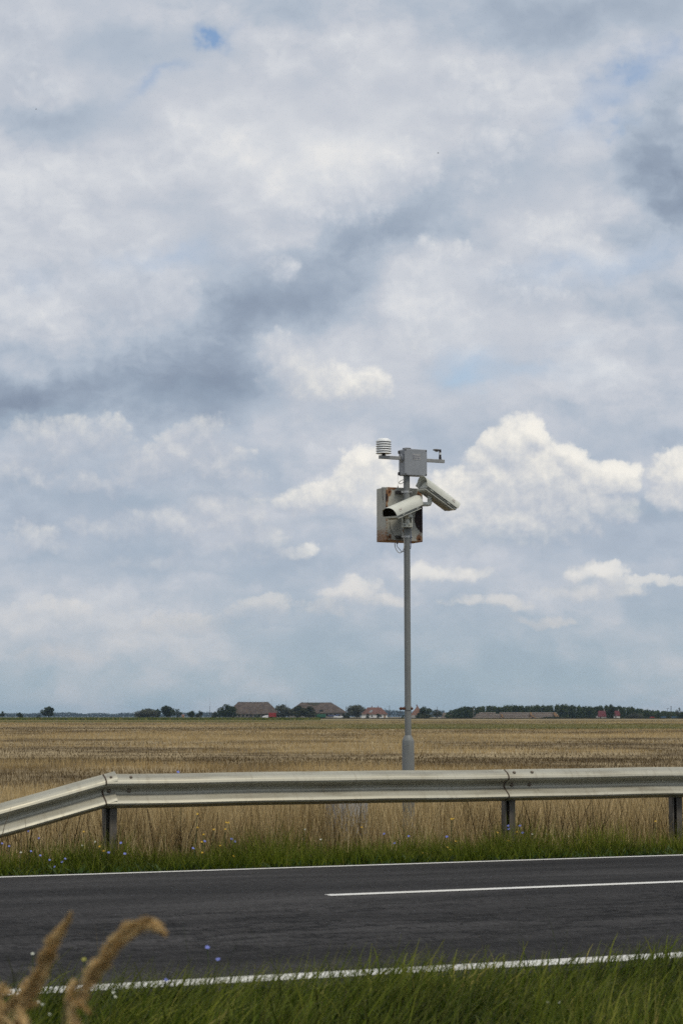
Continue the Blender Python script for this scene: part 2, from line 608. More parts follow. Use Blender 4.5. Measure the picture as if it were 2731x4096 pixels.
def field_tone(n, pos, off=0.0):
    """Broad patches of the field: pale straw, darker herb, a little green. Returns two factors."""
    p = n.v('MULTIPLY', pos, (0.055, 0.035, 0.0))
    f1, _ = n.noise(n.v('ADD', p, (off, 0, 0)), 1.0, 5, 0.62)
    q = n.v('MULTIPLY', pos, (0.30, 0.22, 0.0))
    f2, _ = n.noise(n.v('ADD', q, (4.0 + off, 2.0, 0)), 1.0, 4, 0.6)
    f_ = n.m('MULTIPLY_ADD', f2, .40, n.m('MULTIPLY', f1, .62))
    # greener grass in strips far out
    gs, _ = n.noise(n.v('MULTIPLY', pos, (0.004, 0.012, 0)), 1.0, 3, .5)
    s3 = n.node('ShaderNodeSeparateXYZ')
    n.put(s3.inputs[0], pos)
    dx, dy = s3.outputs[0], s3.outputs[1]
    side = n.sstep(n.m('DIVIDE', dx, n.m('MAXIMUM', dy, 1.0)), -.06, .03)                    # east of the farm track
    east = n.m('MULTIPLY', n.m('MULTIPLY', n.sstep(dy, 215, 260), n.sstep(dy, 360, 460, 1.0, 0.0)), side)
    west = n.m('MULTIPLY', n.sstep(dy, 430, 560), n.m('SUBTRACT', 1.0, n.m('MULTIPLY', side, .75)))
    grn_ = n.m('MULTIPLY', n.m('MAXIMUM', east, west), n.sstep(gs, .30, .50, .45, 1.0))
    return f_, grn_


m_soil, n = mat('field_soil', (.2, .15, .08), .95, 0, .1)
pos = n.node('ShaderNodeNewGeometry').outputs['Position']
f, grn = field_tone(n, pos)
far_col = n.ramp(f, [(.40, (.085, .060, .032)), (.47, (.18, .135, .072)), (.54, (.31, .24, .135)), (.64, (.38, .30, .175))])
far_col = n.mix(n.m('MULTIPLY', grn, .8), far_col, (.125, .130, .045))
nrd = n.node('ShaderNodeVectorMath', operation='DOT_PRODUCT')
n.put(nrd.inputs[0], pos)
nrd.inputs[1].default_value = N
verge = n.m('MULTIPLY', n.sstep(nrd.outputs['Value'], 17.9, 19.6, 1.0, 0.0), 1.0)
fs, _ = n.noise(pos, 9, 5, .6)
vc = n.ramp(fs, [(.35, (.022, .024, .010)), (.6, (.055, .052, .022)), (.75, (.10, .080, .045))])
n.put(n.b.inputs['Base Color'], n.mix(verge, far_col, vc))
bump(n, fs, .05, .6)

sv = sorted(set([-6000, -3000, -1200, -500, -200, -80, -40] + list(np.arange(-24, 44, 2.0)) + [60, 100, 200, 500, 1200, 3000, 6000, 9000]))
nv = [-300, -60, -20, 0] + list(np.arange(2, 9.5, .75)) + [9.59, 9.62, 13.4, 17.18, 17.21] + list(np.arange(17.6, 26, .6)) + [30, 40, 60, 100, 200, 400, 800, 1500, 3000, 6000, 9500]
V_, F_ = [], []
for s_ in sv:
    for n_ in nv:
        V_.append(sn(s_, n_, land(s_, n_)))
L_ = len(nv)
for i in range(len(sv) - 1):
    for j in range(L_ - 1):
        F_.append((i * L_ + j, (i + 1) * L_ + j, (i + 1) * L_ + j + 1, i * L_ + j + 1))
o = MB().add(V_, F_).build('ground', m_soil)
tag(o, 'flat dry grassland running out to the horizon', 'ground', kind='structure')

# asphalt
m_road, n = mat('asphalt', (.05, .05, .05), .95, 0, .12)
co = obj_co(n)                                            # x along the road, y across
fine, _ = n.noise(n.v('MULTIPLY', co, (1, .16, 1)), 60, 4, .75)
agg = n.node('ShaderNodeTexVoronoi', feature='F1')
n.put(agg.inputs['Vector'], co)
agg.inputs['Scale'].default_value = 90
big, _ = n.noise(n.v('MULTIPLY', co, (.25, 1.3, 1)), 1.0, 5, .6)
base = n.ramp(n.m('MULTIPLY_ADD', fine, .5, n.m('MULTIPLY', big, .5)), [(.38, (.012, .0115, .0115)), (.5, (.030, .0285, .028)), (.62, (.060, .057, .056))])
# ravelled streaks and crack lines running along the wheel paths
cv = n.v('MULTIPLY', co, (1.1, 4.0, 1))
_, wrp = n.noise(co, 1.4, 5, .62)
cr1, _ = n.noise(n.v('ADD', cv, n.v('MULTIPLY_ADD', wrp, (1.4, 1.4, 0), (-.7, -.7, 0))), 1.2, 6, .62)
crk = n.sstep(n.m('ABSOLUTE', n.m('SUBTRACT', cr1, .5)), 0.0, 0.030, 1.0, 0.0)
patch, _ = n.noise(n.v('MULTIPLY', co, (.5, 1.1, 1)), 1.0, 3, .5)
sc = n.node('ShaderNodeSeparateXYZ')
n.put(sc.inputs[0], co)
lane = n.sstep(n.m('ABSOLUTE', n.m('SUBTRACT', sc.outputs[1], -1.7)), .5, 1.7, 1.0, 0.15)
crk = n.m('MULTIPLY', n.m('MULTIPLY', crk, n.sstep(patch, .38, .48)), lane)
pit, _ = n.noise(n.v('MULTIPLY', co, (2.6, 3.2, 1)), 1.0, 5, .62)
pits = n.m('MULTIPLY', n.sstep(pit, .60, .68), lane)
dark = n.m('MAXIMUM', n.m('MULTIPLY', crk, .9), n.m('MULTIPLY', pits, .75))
col = n.mix(dark, base, (.008, .008, .0085))
col = n.mix(n.m('MULTIPLY', n.sstep(agg.outputs['Distance'], .0, .10, 1.0, 0.0), n.sstep(fine, .56, .64)), col, (.22, .21, .20))
n.put(n.b.inputs['Base Color'], col)
bump(n, n.m('SUBTRACT', fine, n.m('MULTIPLY', dark, 1.5)), .006, .7)

V_, F_ = [], []
ss = [-250, -120, -60, -30, -15, -5, 5, 15, 30, 60, 120, 300, 600]
nn = [NEAR_E - .002] + list(np.linspace(NEAR_E, FAR_E, 21)) + [FAR_E + .002]
for s_ in ss:
    for i, n_ in enumerate(nn):
        z = -.14 if i in (0, len(nn) - 1) else crown(n_)
        V_.append((s_, n_ - MID, z))
L_ = len(nn)
for i in range(len(ss) - 1):
    for j in range(L_ - 1):
        F_.append((i * L_ + j, (i + 1) * L_ + j, (i + 1) * L_ + j + 1, i * L_ + j + 1))
rm = Matrix.Translation(N * MID) @ Matrix.Rotation(ROAD, 4, 'Z')
road = MB().add(V_, F_).build('road', m_road, smooth=30)
road.matrix_world = rm
tag(road, 'dark asphalt road with white edge lines and a dashed middle line', 'road', kind='structure')

m_line, n = mat('road_paint', (.75, .74, .70), .7, 0, .3)
co = obj_co(n)
f, _ = n.noise(co, 45, 5, .7)
f2, _ = n.noise(co, 3, 4, .6)
wear = n.sstep(n.m('MULTIPLY_ADD', f2, .35, n.m('MULTIPLY', f, .65)), .52, .68, 0.0, .75)
n.put(n.b.inputs['Base Color'], n.mix(wear, n.ramp(f2, [(.3, (.66, .64, .58)), (.7, (.80, .79, .75))]), (.12, .12, .115)))


def line(name, n0, wd, s0, s1, label):
    V_, F_ = [], []
    pts = np.linspace(s0, s1, max(2, int((s1 - s0) / 4)))
    for k, s_ in enumerate(pts):
        for n_ in (n0 - wd / 2, n0, n0 + wd / 2):
            V_.append((s_, n_ - MID, crown(n_) + .004))
    for k in range(len(pts) - 1):
        for j in (0, 1):
            F_.append((k * 3 + j, k * 3 + 3 + j, k * 3 + 4 + j, k * 3 + 1 + j))
    o_ = MB().add(V_, F_).build(name, m_line)
    o_.matrix_world = rm
    return tag(o_, label, 'road marking', kind='structure')


line('edge_line', NEAR_L, .18, -200, 500, 'white edge line half covered by the grass of the near verge')
line('edge_line', FAR_L, .15, -200, 500, 'white edge line at the far side of the road under the guardrail verge')
sd = on_n(1310, 3566, MID).dot(T)
for k in range(-3, 8):
    s0 = sd + k * 10.5
    line('lane_dash', MID, .12, s0, s0 + 6.0, 'white lane dash in the middle of the road')

# ================================================================== guardrail
m_rail, n = mat('galvanised_rail', (.45, .43, .38), .5, .5, .4)
co = obj_co(n)
f, _ = n.noise(n.v('MULTIPLY', co, (1.0, 6, 6)), 1.6, 5, .6)
fs, _ = n.noise(n.v('MULTIPLY', co, (14, 3, 1)), 1.5, 4, .65)
spk, _ = n.noise(co, 60, 3, .7)
c_ = n.ramp(f, [(.32, (.32, .30, .235)), (.5, (.385, .37, .30)), (.68, (.42, .41, .345))])
c_ = n.mix(n.sstep(fs, .52, .70, 0, .28), c_, (.20, .17, .12))
c_ = n.mix(n.sstep(spk, .62, .72, 0, .6), c_, (.20, .16, .11))
n.put(n.b.inputs['Base Color'], c_)
n.put(n.b.inputs['Roughness'], n.sstep(f, .3, .7, .42, .58))
m_bolt = noisy('bolt_steel', (.20, .17, .13), (.12, .09, .065), 40, .55, .4)
m_post = noisy('post_steel', (.085, .075, .062), (.14, .125, .105), 9, .6, .3)
m_postdark = noisy('post_inside', (.05, .048, .045), (.07, .066, .06), 9, .8)

RAILN = 18.50
p_top = on_n(1600, 3082, RAILN)
p_bot = on_n(1600, 3211, RAILN)
RZ1, RZ0 = p_top.z, p_bot.z
RH = RZ1 - RZ0
s_a = on_n(418, 3100, RAILN).dot(T)                       # where the rail bends down
s_b = on_n(2018, 3075, RAILN).dot(T)                      # splice
s_l = on_n(-420, 3330, RAILN).dot(T)
dz = on_n(0, 3216, RAILN).z - on_n(418, 3098, RAILN).z
ds = on_n(0, 3216, RAILN).dot(T) - s_a
slope_l = dz / ds

prof = []                                                 # depth towards the road against height fraction from the top
ctrl = [(0.0, .000), (.03, .012), (.10, .054), (.19, .082), (.27, .092), (.325, .084), (.39, .036), (.45, .008), (.52, .002), (.59, .010), (.69, .046), (.78, .078),
        (.85, .092), (.90, .084), (.95, .040), (1.0, .006)]
for i in range(len(ctrl) - 1):
    for k in range(3):
        t_ = k / 3
        prof.append((ctrl[i][0] * (1 - t_) + ctrl[i + 1][0] * t_, ctrl[i][1] * (1 - t_) + ctrl[i + 1][1] * t_))
prof.append(ctrl[-1])


def beam(s0, s1, slope, anchor, off, zoff=0.0):
    """A length of W-beam as a folded sheet 3 mm thick, swept from s0 to s1."""
    mb = MB()
    ns = max(2, int(abs(s1 - s0) / .25))
    V_, F_ = [], []
    for side in (0, 1):
        for i in range(ns + 1):
            s_ = s0 + (s1 - s0) * i / ns
            wav = .0025 * math.sin(s_ * 1.7) + .0015 * math.sin(s_ * 4.3)
            for fr, d in prof:
                z = RZ1 - fr * RH + slope * (s_ - anchor) + zoff + wav
                V_.append(sn(s_, RAILN - d - off + side * .0035, z))
    L_ = len(prof)
    M_ = (ns + 1) * L_
    for i in range(ns):
        for j in range(L_ - 1):
            a = i * L_ + j
            F_.append((a, a + 1, a + L_ + 1, a + L_))
            F_.append((M_ + a, M_ + a + L_, M_ + a + L_ + 1, M_ + a + 1))
    for i in range(ns):
        for j in (0, L_ - 1):
            a = i * L_ + j
            q = (a, a + L_, M_ + a + L_, M_ + a)
            F_.append(q if j == 0 else q[::-1])
    for i in (0, ns):
        for j in range(L_ - 1):
            a = i * L_ + j
            q = (a, M_ + a, M_ + a + 1, a + 1)
            F_.append(q if i == 0 else q[::-1])
    return mb.add(V_, F_)


rail = empty('guardrail', sn(s_a, RAILN, 0), 'weathered steel guardrail along the far verge, its left end sloping down', 'guardrail')
inv = Matrix.Translation(rail.location).inverted()


def rpart(mb, name, m, smooth=35, parent=rail, bevel=0):
    o_ = mb.build(name, m, None, smooth=smooth, bevel=bevel)
    # give the mesh the road's axes so that stains run along the beam
    M_ = Matrix.Translation(rail.location) @ Matrix.Rotation(ROAD, 4, 'Z')
    o_.data.transform(M_.inverted())
    o_.matrix_world = M_
    o_.parent = parent
    o_.matrix_parent_inverse = parent.matrix_world.inverted() if parent is not rail else inv
    return o_


beam_mid = rpart(beam(s_a - .004, s_b + .16, 0, s_a, 0), 'beam', m_rail)
beam_left = rpart(beam(s_l, s_a + .10, slope_l, s_a, -.0045), 'beam', m_rail)
beam_left['label'] = 'beam section sloping down to the ground at the left'
beam_right = rpart(beam(s_b - .004, s_b + 30, 0, s_a, .0045), 'beam', m_rail)


def prof_d(fr):
    for (a, b) in zip(ctrl[:-1], ctrl[1:]):
        if a[0] <= fr <= b[0]:
            t_ = (fr - a[0]) / (b[0] - a[0])
            return a[1] + (b[1] - a[1]) * t_, math.atan2(b[1] - a[1], (b[0] - a[0]) * RH)
    return 0, 0


def bolt(s_, fr, off, parent, r=.016):
    d, ang = prof_d(fr)
    nrm = (-N * math.cos(ang) + Vector((0, 0, 1)) * math.sin(ang)).normalized()
    q = nrm.to_track_quat('Z', 'Y').to_matrix()
    pos_ = sn(s_, RAILN - d - off, RZ1 - fr * RH)
    mb = MB().lathe([(r, -.004), (r, .004), (r * .85, .009), (r * .45, .013), (0.0001, .014)], pos_, 14, q)
    return rpart(mb, 'bolt', m_bolt, 40, parent)


for s0, par, of in ((s_a, beam_mid, .002), (s_b, beam_right, .0065)):
    for ds_ in ((.045, .235) if par is beam_mid else (.07, .27)):
        bolt(s0 + ds_, .10, of, par, .014 if par is beam_mid else .017)
        bolt(s0 + ds_, .50, of, par, .019)
        bolt(s0 + ds_, .955, of, par, .013)


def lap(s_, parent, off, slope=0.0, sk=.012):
    """Dark strip for the rust line and painted shadow where two beam sections overlap."""
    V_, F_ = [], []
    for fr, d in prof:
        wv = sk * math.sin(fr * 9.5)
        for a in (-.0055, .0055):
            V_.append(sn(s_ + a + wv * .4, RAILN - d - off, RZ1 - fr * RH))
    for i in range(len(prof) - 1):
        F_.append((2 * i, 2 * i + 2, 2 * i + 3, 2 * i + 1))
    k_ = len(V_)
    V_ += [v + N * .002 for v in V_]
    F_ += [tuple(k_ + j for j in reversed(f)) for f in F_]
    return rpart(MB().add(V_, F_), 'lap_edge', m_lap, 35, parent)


m_lap = noisy('lap_rust_shadow', (.045, .028, .018), (.085, .055, .034), 30, .85)  # rust and the shadow of the lap painted as one dark tone
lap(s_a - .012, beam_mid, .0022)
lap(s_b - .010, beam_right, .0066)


def post(s_, z0=-.5):
    """C-section post, its open side to the road, with a spacer block under the beam."""
    top = RZ1 - .10
    mb = MB()
    zc, hz_ = (top + z0) / 2, top - z0
    R3 = Matrix.Rotation(ROAD, 3, 'Z')
    w_, d_, t_ = .115, .07, .006
    c0 = RAILN + .012
    mb.box(sn(s_, c0 + d_, zc), (w_, t_, hz_), R3)                    # web at the back
    mb.box(sn(s_ - w_ / 2, c0 + d_ / 2, zc), (t_, d_ - .004, hz_), R3)
    mb.box(sn(s_ + w_ / 2, c0 + d_ / 2, zc), (t_, d_ - .004, hz_), R3)
    mb.box(sn(s_ + w_ / 2 - .035, c0 - .001, zc - .02), (.066, t_, hz_ - .04), R3)   # wide lip
    mb.box(sn(s_ - w_ / 2 + .006, c0 - .001, zc - .02), (.012, t_, hz_ - .04), R3)
    return rpart(mb, 'post', m_post, None)


post(s_a + .070)
post(s_b + .062)
post(s_b + 2.02)
post(s_b + 4.12)
post(s_b + 8.12)

# ================================================================== the monitoring pole and what hangs on it
PY = 22.5
PXM = .002656                                             # metres per photo pixel at the pole
R3Z = Matrix.Rotation(ROAD, 3, 'Z')


def on_plane(px, py, pt, nrm):
    d = ray(px, py)
    o_ = Vector((0, 0, CAMH))
    return o_ + d * ((pt - o_).dot(nrm) / d.dot(nrm))


def root(name, loc, label, cat, group=None, rz=0.0):
    o_ = empty(name, loc, label, cat, group)
    o_.rotation_euler = (0, 0, rz)
    return o_


def text_mesh(body, size, extr=.0004):
    cu = bpy.data.curves.new('lettering', 'FONT')
    cu.body = body
    cu.size = size
    cu.extrude = extr
    cu.align_x = 'LEFT'
    o_ = bpy.data.objects.new('lettering', cu)
    COL.objects.link(o_)
    dg = bpy.context.evaluated_depsgraph_get()
    me = bpy.data.meshes.new_from_object(o_.evaluated_get(dg))
    bpy.data.objects.remove(o_)
    bpy.data.curves.remove(cu)
    return me


p_hi, p_lo = at(1625.5, 1925, PY), at(1631.3, 2945, PY)
pdir = (p_hi - p_lo) / (p_hi.z - p_lo.z)
base_pt = p_lo - pdir * (p_lo.z + 0.05)


def pole_at(py):
    d = ray(1628, py)
    z = CAMH + d.z / d.y * PY
    return base_pt + pdir * (z + .05)


m_pole, n = mat('painted_pole', (.36, .37, .36), .55, .1, .4)
co = obj_co(n)
f, _ = n.noise(n.v('MULTIPLY', co, (4, 4, 1.2)), 2.0, 6, .65)
f2, _ = n.noise(co, 70, 3, .6)
c_ = n.ramp(f, [(.34, (.160, .170, .166)), (.55, (.208, .217, .210)), (.7, (.25, .255, .240))])
n.put(n.b.inputs['Base Color'], n.mix(n.sstep(f2, .62, .74, 0, .4), c_, (.14, .135, .115)))
m_rust = noisy('rust', (.060, .020, .011), (.14, .055, .022), 90, .85, 0, 5, .002)
m_zinc = noisy('zinc', (.42, .42, .41), (.52, .52, .50), 30, .42, .6)
m_black = noisy('black_plastic', (.018, .012, .013), (.035, .026, .027), 30, .5)
m_dark = noisy('dark_steel', (.045, .042, .040), (.075, .07, .065), 40, .6, .2)

pole = root('equipment_pole', base_pt, 'tall thin grey metal pole with wider base sleeve behind the guardrail', 'pole')
top_z = pole_at(1880).z - base_pt.z


def pl(z):
    return pdir * z


rp = 12.7 * PXM
MB().tube([pl(0.9), pl(2.0), pl(3.0), pl(top_z)], rp, 24).build('shaft', m_pole, pole, smooth=40)
z1, z2 = pole_at(2941).z - base_pt.z, pole_at(2964).z - base_pt.z
mb = MB()
mb.tube([pl(-.4), pl(z2 - .35), pl(z2 - .06), pl(z2), pl(z2 + .012), pl(z1 - .008), pl(z1)],
        [24.0 * PXM, 24.2 * PXM, 24.2 * PXM, 23.6 * PXM, 22.4 * PXM, 15 * PXM, 13.2 * PXM], 28)
mb.build('base_sleeve', m_pole, pole, smooth=40)
zc = pole_at(2833).z - base_pt.z
cl = MB().tube([pl(zc - .020), pl(zc + .020)], rp + .006, 24).build('band_clamp', m_pole, pole, smooth=40)
for sx_, r_, l_ in ((-1, .017, .074), (-1, .016, .048), (1, .013, .042)):
    c = pl(zc) + Vector((sx_ * l_, -.018, -.004))
    MB().lathe([(.0001, -r_), (r_ * .7, -r_ * .75), (r_, -r_ * .2), (r_, r_ * .3), (r_ * .65, r_ * .85), (.0001, r_)], c, 10, Matrix.Rotation(rad(90), 3, 'Y')).build('clamp_bolt', m_rust, cl, smooth=50)
MB().tube([pl(zc) + Vector((-.092, -.018, -.004)), pl(zc) + Vector((-.02, -.03, -.004))], .006, 8).build('clamp_bolt', m_rust, cl, smooth=50)

# ---- grey junction box with its two arms
m_box, n = mat('grey_enclosure', (.33, .345, .37), .5, 0, .45)
f, _ = n.noise(obj_co(n), 7, 5, .6)
f2, _ = n.noise(obj_co(n), 120, 2, .5)
n.put(n.b.inputs['Base Color'], n.mix(n.sstep(f2, .6, .75, 0, .25), n.ramp(f, [(.3, (.25, .265, .285)), (.7, (.30, .315, .335))]), (.24, .24, .25)))
m_arm = noisy('arm_steel', (.28, .285, .28), (.36, .36, .35), 18, .5, .3)
Cb = at(1650, 1852, PY + .03)
BW, BH, BD = .268, .282, .150
box = root('junction_box', Cb, 'grey junction box with a small printed label on top of the equipment pole', 'junction box', None, ROAD)
MB().box((0, .014, 0), (BW - .004, BD - .028, BH - .004)).build('body', m_box, box, bevel=.012)
MB().box((0, -BD / 2 + .015, 0), (BW, .028, BH)).build('lid', m_box, box, bevel=.006)
for x_ in (-1, 1):
    for z_ in (-1, 1):
        MB().lathe([(.008, 0), (.008, .003), (.005, .0045), (.0001, .0045)], (x_ * (BW / 2 - .012), -BD / 2 + .0012, z_ * (BH / 2 - .013)), 12,
                   Matrix.Rotation(rad(90), 3, 'X')).build('lid_screw', m_dark, box, smooth=40)
MB().lathe([(.045, 0), (.047, .010), (.042, .016), (.0001, .0175)], (-.07, .0, BH / 2 - .002), 24).build('pole_cap', m_dark, box, smooth=40)
for z_ in (-.115, .115):
    MB().box((-BW / 2 - .004, BD / 2 - .02, z_), (.014, .024, .035)).build('mounting_lug', m_dark, box, bevel=.005)
MB().lathe([(.045, 0), (.045, .008), (.034, .016), (.034, .017), (.0001, .017)], (-BW / 2 + .001, -.005, .045), 24, Matrix.Rotation(rad(-90), 3, 'Y')).build('arm_flange', m_box, box, smooth=40)
xl = (on_plane(1517, 1829, Cb, N) - Cb).dot(T)
xr = (on_plane(1774, 1842, Cb, N) - Cb).dot(T)
za = (on_plane(1540, 1829.5, Cb, N) - Cb).z
MB().box(((xl - BW / 2 - .004) / 2, -.005, za), (-xl - BW / 2 + .008, .032, .036)).build('arm', m_arm, box, bevel=.003)
MB().box(((xr + BW / 2) / 2 + .0, -.005, za - .008), (xr - BW / 2 + .004, .032, .036)).build('arm', m_arm, box, bevel=.003)
m_lab = noisy('label_paper', (.32, .325, .33), (.40, .40, .39), 40, .5)
m_ink = noisy('label_ink', (.05, .06, .13), (.075, .085, .16), 60, .6)
fy = -BD / 2 - .0006
lab = MB().box((.003 + (1664.5 - 1662) * PXM, fy, .058), (.092, .0014, .064)).build('label_plate', m_lab, box)
tx = MB()
for zz in (.066, .044):
    tx.add([(-.032, fy - .0012, zz + .009), (-.032, fy - .0012, zz - .009), (-.018, fy - .0012, zz)], [(0, 1, 2)])
for k in range(12):
    tx.box((-.014 + k * .0048, fy - .0011, .044), (.0032, .0006, .006 if k % 3 else .008))
tx.build('logo', m_ink, lab)
me = text_mesh('BOREAS KFT', .0135)
me.transform(Matrix.Translation((-.018, fy - .0009, .0615)) @ Matrix.Rotation(rad(90), 4, 'X'))
me.materials.append(m_ink)
o_ = bpy.data.objects.new('lettering', me)
COL.objects.link(o_)
o_.parent = lab

# ---- radiation shield
m_white = noisy('white_plastic', (.74, .76, .76), (.82, .83, .82), 20, .4)
m_under = noisy('white_plastic_underside', (.30, .24, .23), (.36, .29, .28), 20, .6)
zt = za + .018
xs = (on_plane(1533, 1815, Cb, N) - Cb).dot(T)
sh_loc = Cb + T * xs + N * (-.005) + Vector((0, 0, zt))
rs = root('radiation_shield', sh_loc, 'white louvred weather shield of stacked plates on the left arm', 'weather sensor')
z0 = .022
RR = 31.5 * PXM
mb = MB()
for k in range(5):
    z = z0 + k * .0247
    mb.lathe([(.45 * RR, z + .013), (.80 * RR, z + .018), (.93 * RR, z + .008), (RR, z), (.985 * RR, z - .0022), (.90 * RR, z + .0035), (.76 * RR, z + .011), (.45 * RR, z + .0095)], (0, 0, 0), 36)
mb.build('louvre_plate', m_white, rs, smooth=30)
z = z0 + 5 * .0247
MB().lathe([(.5 * RR, z + .002), (.93 * RR, z + .002), (RR, z - .002), (1.0 * RR, z), (.80 * RR, z + .024), (.64 * RR, z + .034), (.45 * RR, z + .037), (.0001, z + .038)], (0, 0, 0), 36).build('top_cap', m_white, rs, smooth=45)
MB().lathe([(.40 * RR, z0 + .008), (.40 * RR, z + .01)], (0, 0, 0), 20).build('sensor_core', m_white, rs, smooth=45)
MB().lathe([(.026, 0), (.026, .006), (.019, .008), (.019, .022), (.027, .024), (.0001, .030)], (0, 0, -.002), 20).build('stem', m_black, rs, smooth=40)

# ---- small black weather sensor on the other arm
xw = (on_plane(1758.5, 1836, Cb, N) - Cb).dot(T)
wl = Cb + T * xw + N * (-.005) + Vector((0, 0, za + .0095))
ws = root('rain_sensor', wl, 'small dark hooked weather sensor standing on the right arm', 'weather sensor')
MB().lathe([(.018, 0), (.018, .004), (.0145, .006), (.0145, .030), (.0125, .032), (.0125, .052), (.0001, .0525)], (0, 0, 0), 18).build('stem', m_black, ws, smooth=40)
MB().lathe([(.0124, .052), (.0124, .078), (.0001, .0782)], (0, 0, 0), 18).build('white_ring', m_white, ws, smooth=40)
MB().box((0, 0, .092), (.024, .028, .034)).build('head_block', m_black, ws, bevel=.004)
m_sens = noisy('sensor_head', (.16, .15, .14), (.22, .21, .19), 40, .45)
mb = MB().lathe([(.026, -.006), (.033, -.001), (.033, .006), (.026, .009), (.0001, .010)], (-.045, -.012, .101), 22)
mb.lathe([(.018, -.017), (.020, -.007), (.0001, -.0065)], (-.037, -.010, .101), 18)
mb.box((-.015, -.004, .100), (.03, .016, .010))
mb.build('sensor_disc', m_sens, ws, smooth=40)

# ---- the rusty cabinet behind the pole
pc = pole_at(2058)
CW, CH, CD = .435, .572, .235
fc = on_plane(1617.5, 2058, pc + N * .095, N)
cab_loc = fc + N * (CD / 2) - Vector((0, 0, CH / 2))
m_cab, n = mat('rusty_cabinet_paint', (.4, .4, .36), .6, 0, .35)
co = obj_co(n)
nz, nzc = n.noise(co, 14, 6, .65)
nfine, _ = n.noise(co, 55, 5, .65)
sp = n.node('ShaderNodeSeparateXYZ')
n.put(sp.inputs[0], n.v('ADD', co, n.v('MULTIPLY_ADD', nzc, (.05, 0, .05), (-.025, 0, -.025))))
x_, y_, z_ = sp.outputs
paint = n.ramp(nz, [(.3, (.36, .355, .30)), (.55, (.43, .42, .365)), (.72, (.47, .45, .39))])
rustc = n.ramp(nfine, [(.3, (.085, .035, .016)), (.5, (.22, .095, .035)), (.7, (.33, .19, .085))])


def spot(cx_, cz_, rx_, rz_, gain):
    q = n.v('LENGTH', n.v('MULTIPLY', n.v('SUBTRACT', cmbx, (cx_, 0, cz_)), (1 / rx_, 0, 1 / rz_)))
    return n.m('MULTIPLY', n.sstep(q, .25, 1.0, 1.0, 0.0), gain)


cm = n.node('ShaderNodeCombineXYZ')
n.put(cm.inputs[0], x_)
n.put(cm.inputs[2], z_)
cmbx = cm.outputs[0]
front = n.sstep(y_, -CD / 2 + .02, -CD / 2 + .004, 0.0, 1.0)
rs_ = None
for (cx_, cz_, rx_, rz_, gn) in ((-.179, .520, .040, .065, .9), (.172, .500, .045, .075, 1.0), (-.179, .042, .035, .05, .9), (.176, .034, .055, .07, 1.0), (.185, .085, .03, .05, .6),
                                 (-.212, .47, .035, .12, 1.1), (-.214, .33, .030, .10, 1.1), (-.213, .20, .026, .10, .55), (-.15, .56, .09, .03, .9), (-.205, .03, .05, .05, .6),
                                 (-.005, .115, .03, .035, .5), (.10, .0, .2, .015, .7), (-.10, .0, .2, .02, .7)):
    k_ = spot(cx_, cz_, rx_, rz_, gn)
    rs_ = k_ if rs_ is None else n.m('MAXIMUM', rs_, k_)
# the left flank: rust climbing from the bottom
rs_ = n.m('MULTIPLY', rs_, front)
flank = n.m('MULTIPLY', n.sstep(x_, -CW / 2 + .006, -CW / 2 + .03, 1.0, 0.0), n.sstep(z_, .02, .30, .62, 0.0))
under = n.sstep(z_, .004, .016, 1.2, 0.0)
rs_ = n.m('MAXIMUM', n.m('MAXIMUM', rs_, flank), under)
rmask = n.sstep(n.m('ADD', rs_, n.m('MULTIPLY_ADD', nfine, 1.5, -.75)), .36, .62, 0.0, .95)
col = n.mix(rmask, paint, rustc)
peel = spot(.240, .245, .175, .215, 1.0)
peel = n.m('MAXIMUM', peel, n.m('MAXIMUM', spot(-.213, .46, .016, .062, 1.0), spot(-.214, .335, .016, .04, 1.0)))
pm = n.m('MULTIPLY', n.sstep(peel, .30, .36), front)
col = n.mix(pm, col, n.ramp(nfine, [(.35, (.014, .007, .006)), (.7, (.034, .014, .010))]))
n.put(n.b.inputs['Base Color'], col)
bump(n, n.m('SUBTRACT', n.m('MULTIPLY', rmask, nfine), pm), .004, .6)
cab = root('equipment_cabinet', cab_loc, 'pale metal cabinet streaked with rust strapped behind the pole', 'cabinet', None, ROAD)
MB().box((0, 0, CH / 2), (CW, CD, CH)).build('body', m_cab, cab, bevel=.006)
pj = (pc - cab_loc)
for bx, bz in ((-.179, .525), (.171, .506), (-.179, .045), (.176, .033)):
    MB().lathe([(.013, 0), (.013, .003), (.009, .008), (.0001, .010)], (bx, -CD / 2 + .0005, bz), 12, Matrix.Rotation(rad(90), 3, 'X')).build('bolt', m_rust, cab, smooth=40)
for py_ in (1968, 2147):
    pp = pole_at(py_)
    l_ = R3Z.transposed() @ (pp - cab_loc)
    MB().box((l_.x - .052, -CD / 2 - .018, l_.z), (.080, .034, .034)).build('bracket', m_dark, cab, bevel=.003)
    MB().box((l_.x + .062, -CD / 2 - .016, l_.z - .004), (.034, .030, .030)).build('bracket', m_dark, cab, bevel=.003)
    st = MB()
    st.tube([Vector((l_.x, l_.y, l_.z - .011)), Vector((l_.x, l_.y, l_.z + .011))], rp + .0035, 24)
    st.box((l_.x + rp + .014, l_.y + .01, l_.z), (.030, .014, .020))
    st.box((l_.x - rp - .012, l_.y + .01, l_.z), (.026, .014, .020))
    st_o = st.build('pole_strap', m_zinc, cab, smooth=40)
    MB().lathe([(.010, 0), (.010, .012), (.005, .013), (.005, .022), (.0001, .0225)], (l_.x + rp + .020, l_.y + .004, l_.z), 6, Matrix.Rotation(rad(90), 3, 'X')).build('nut', m_zinc, st_o)
MB().lathe([(.009, -.02), (.011, -.006), (.011, .004)], (-.045, -.03, -.002), 12).build('cable_gland', m_rust, cab, smooth=40)
MB().box((.10, .0, CH + .006), (.06, .05, .014)).build('top_bracket', m_dark, cab, bevel=.002)

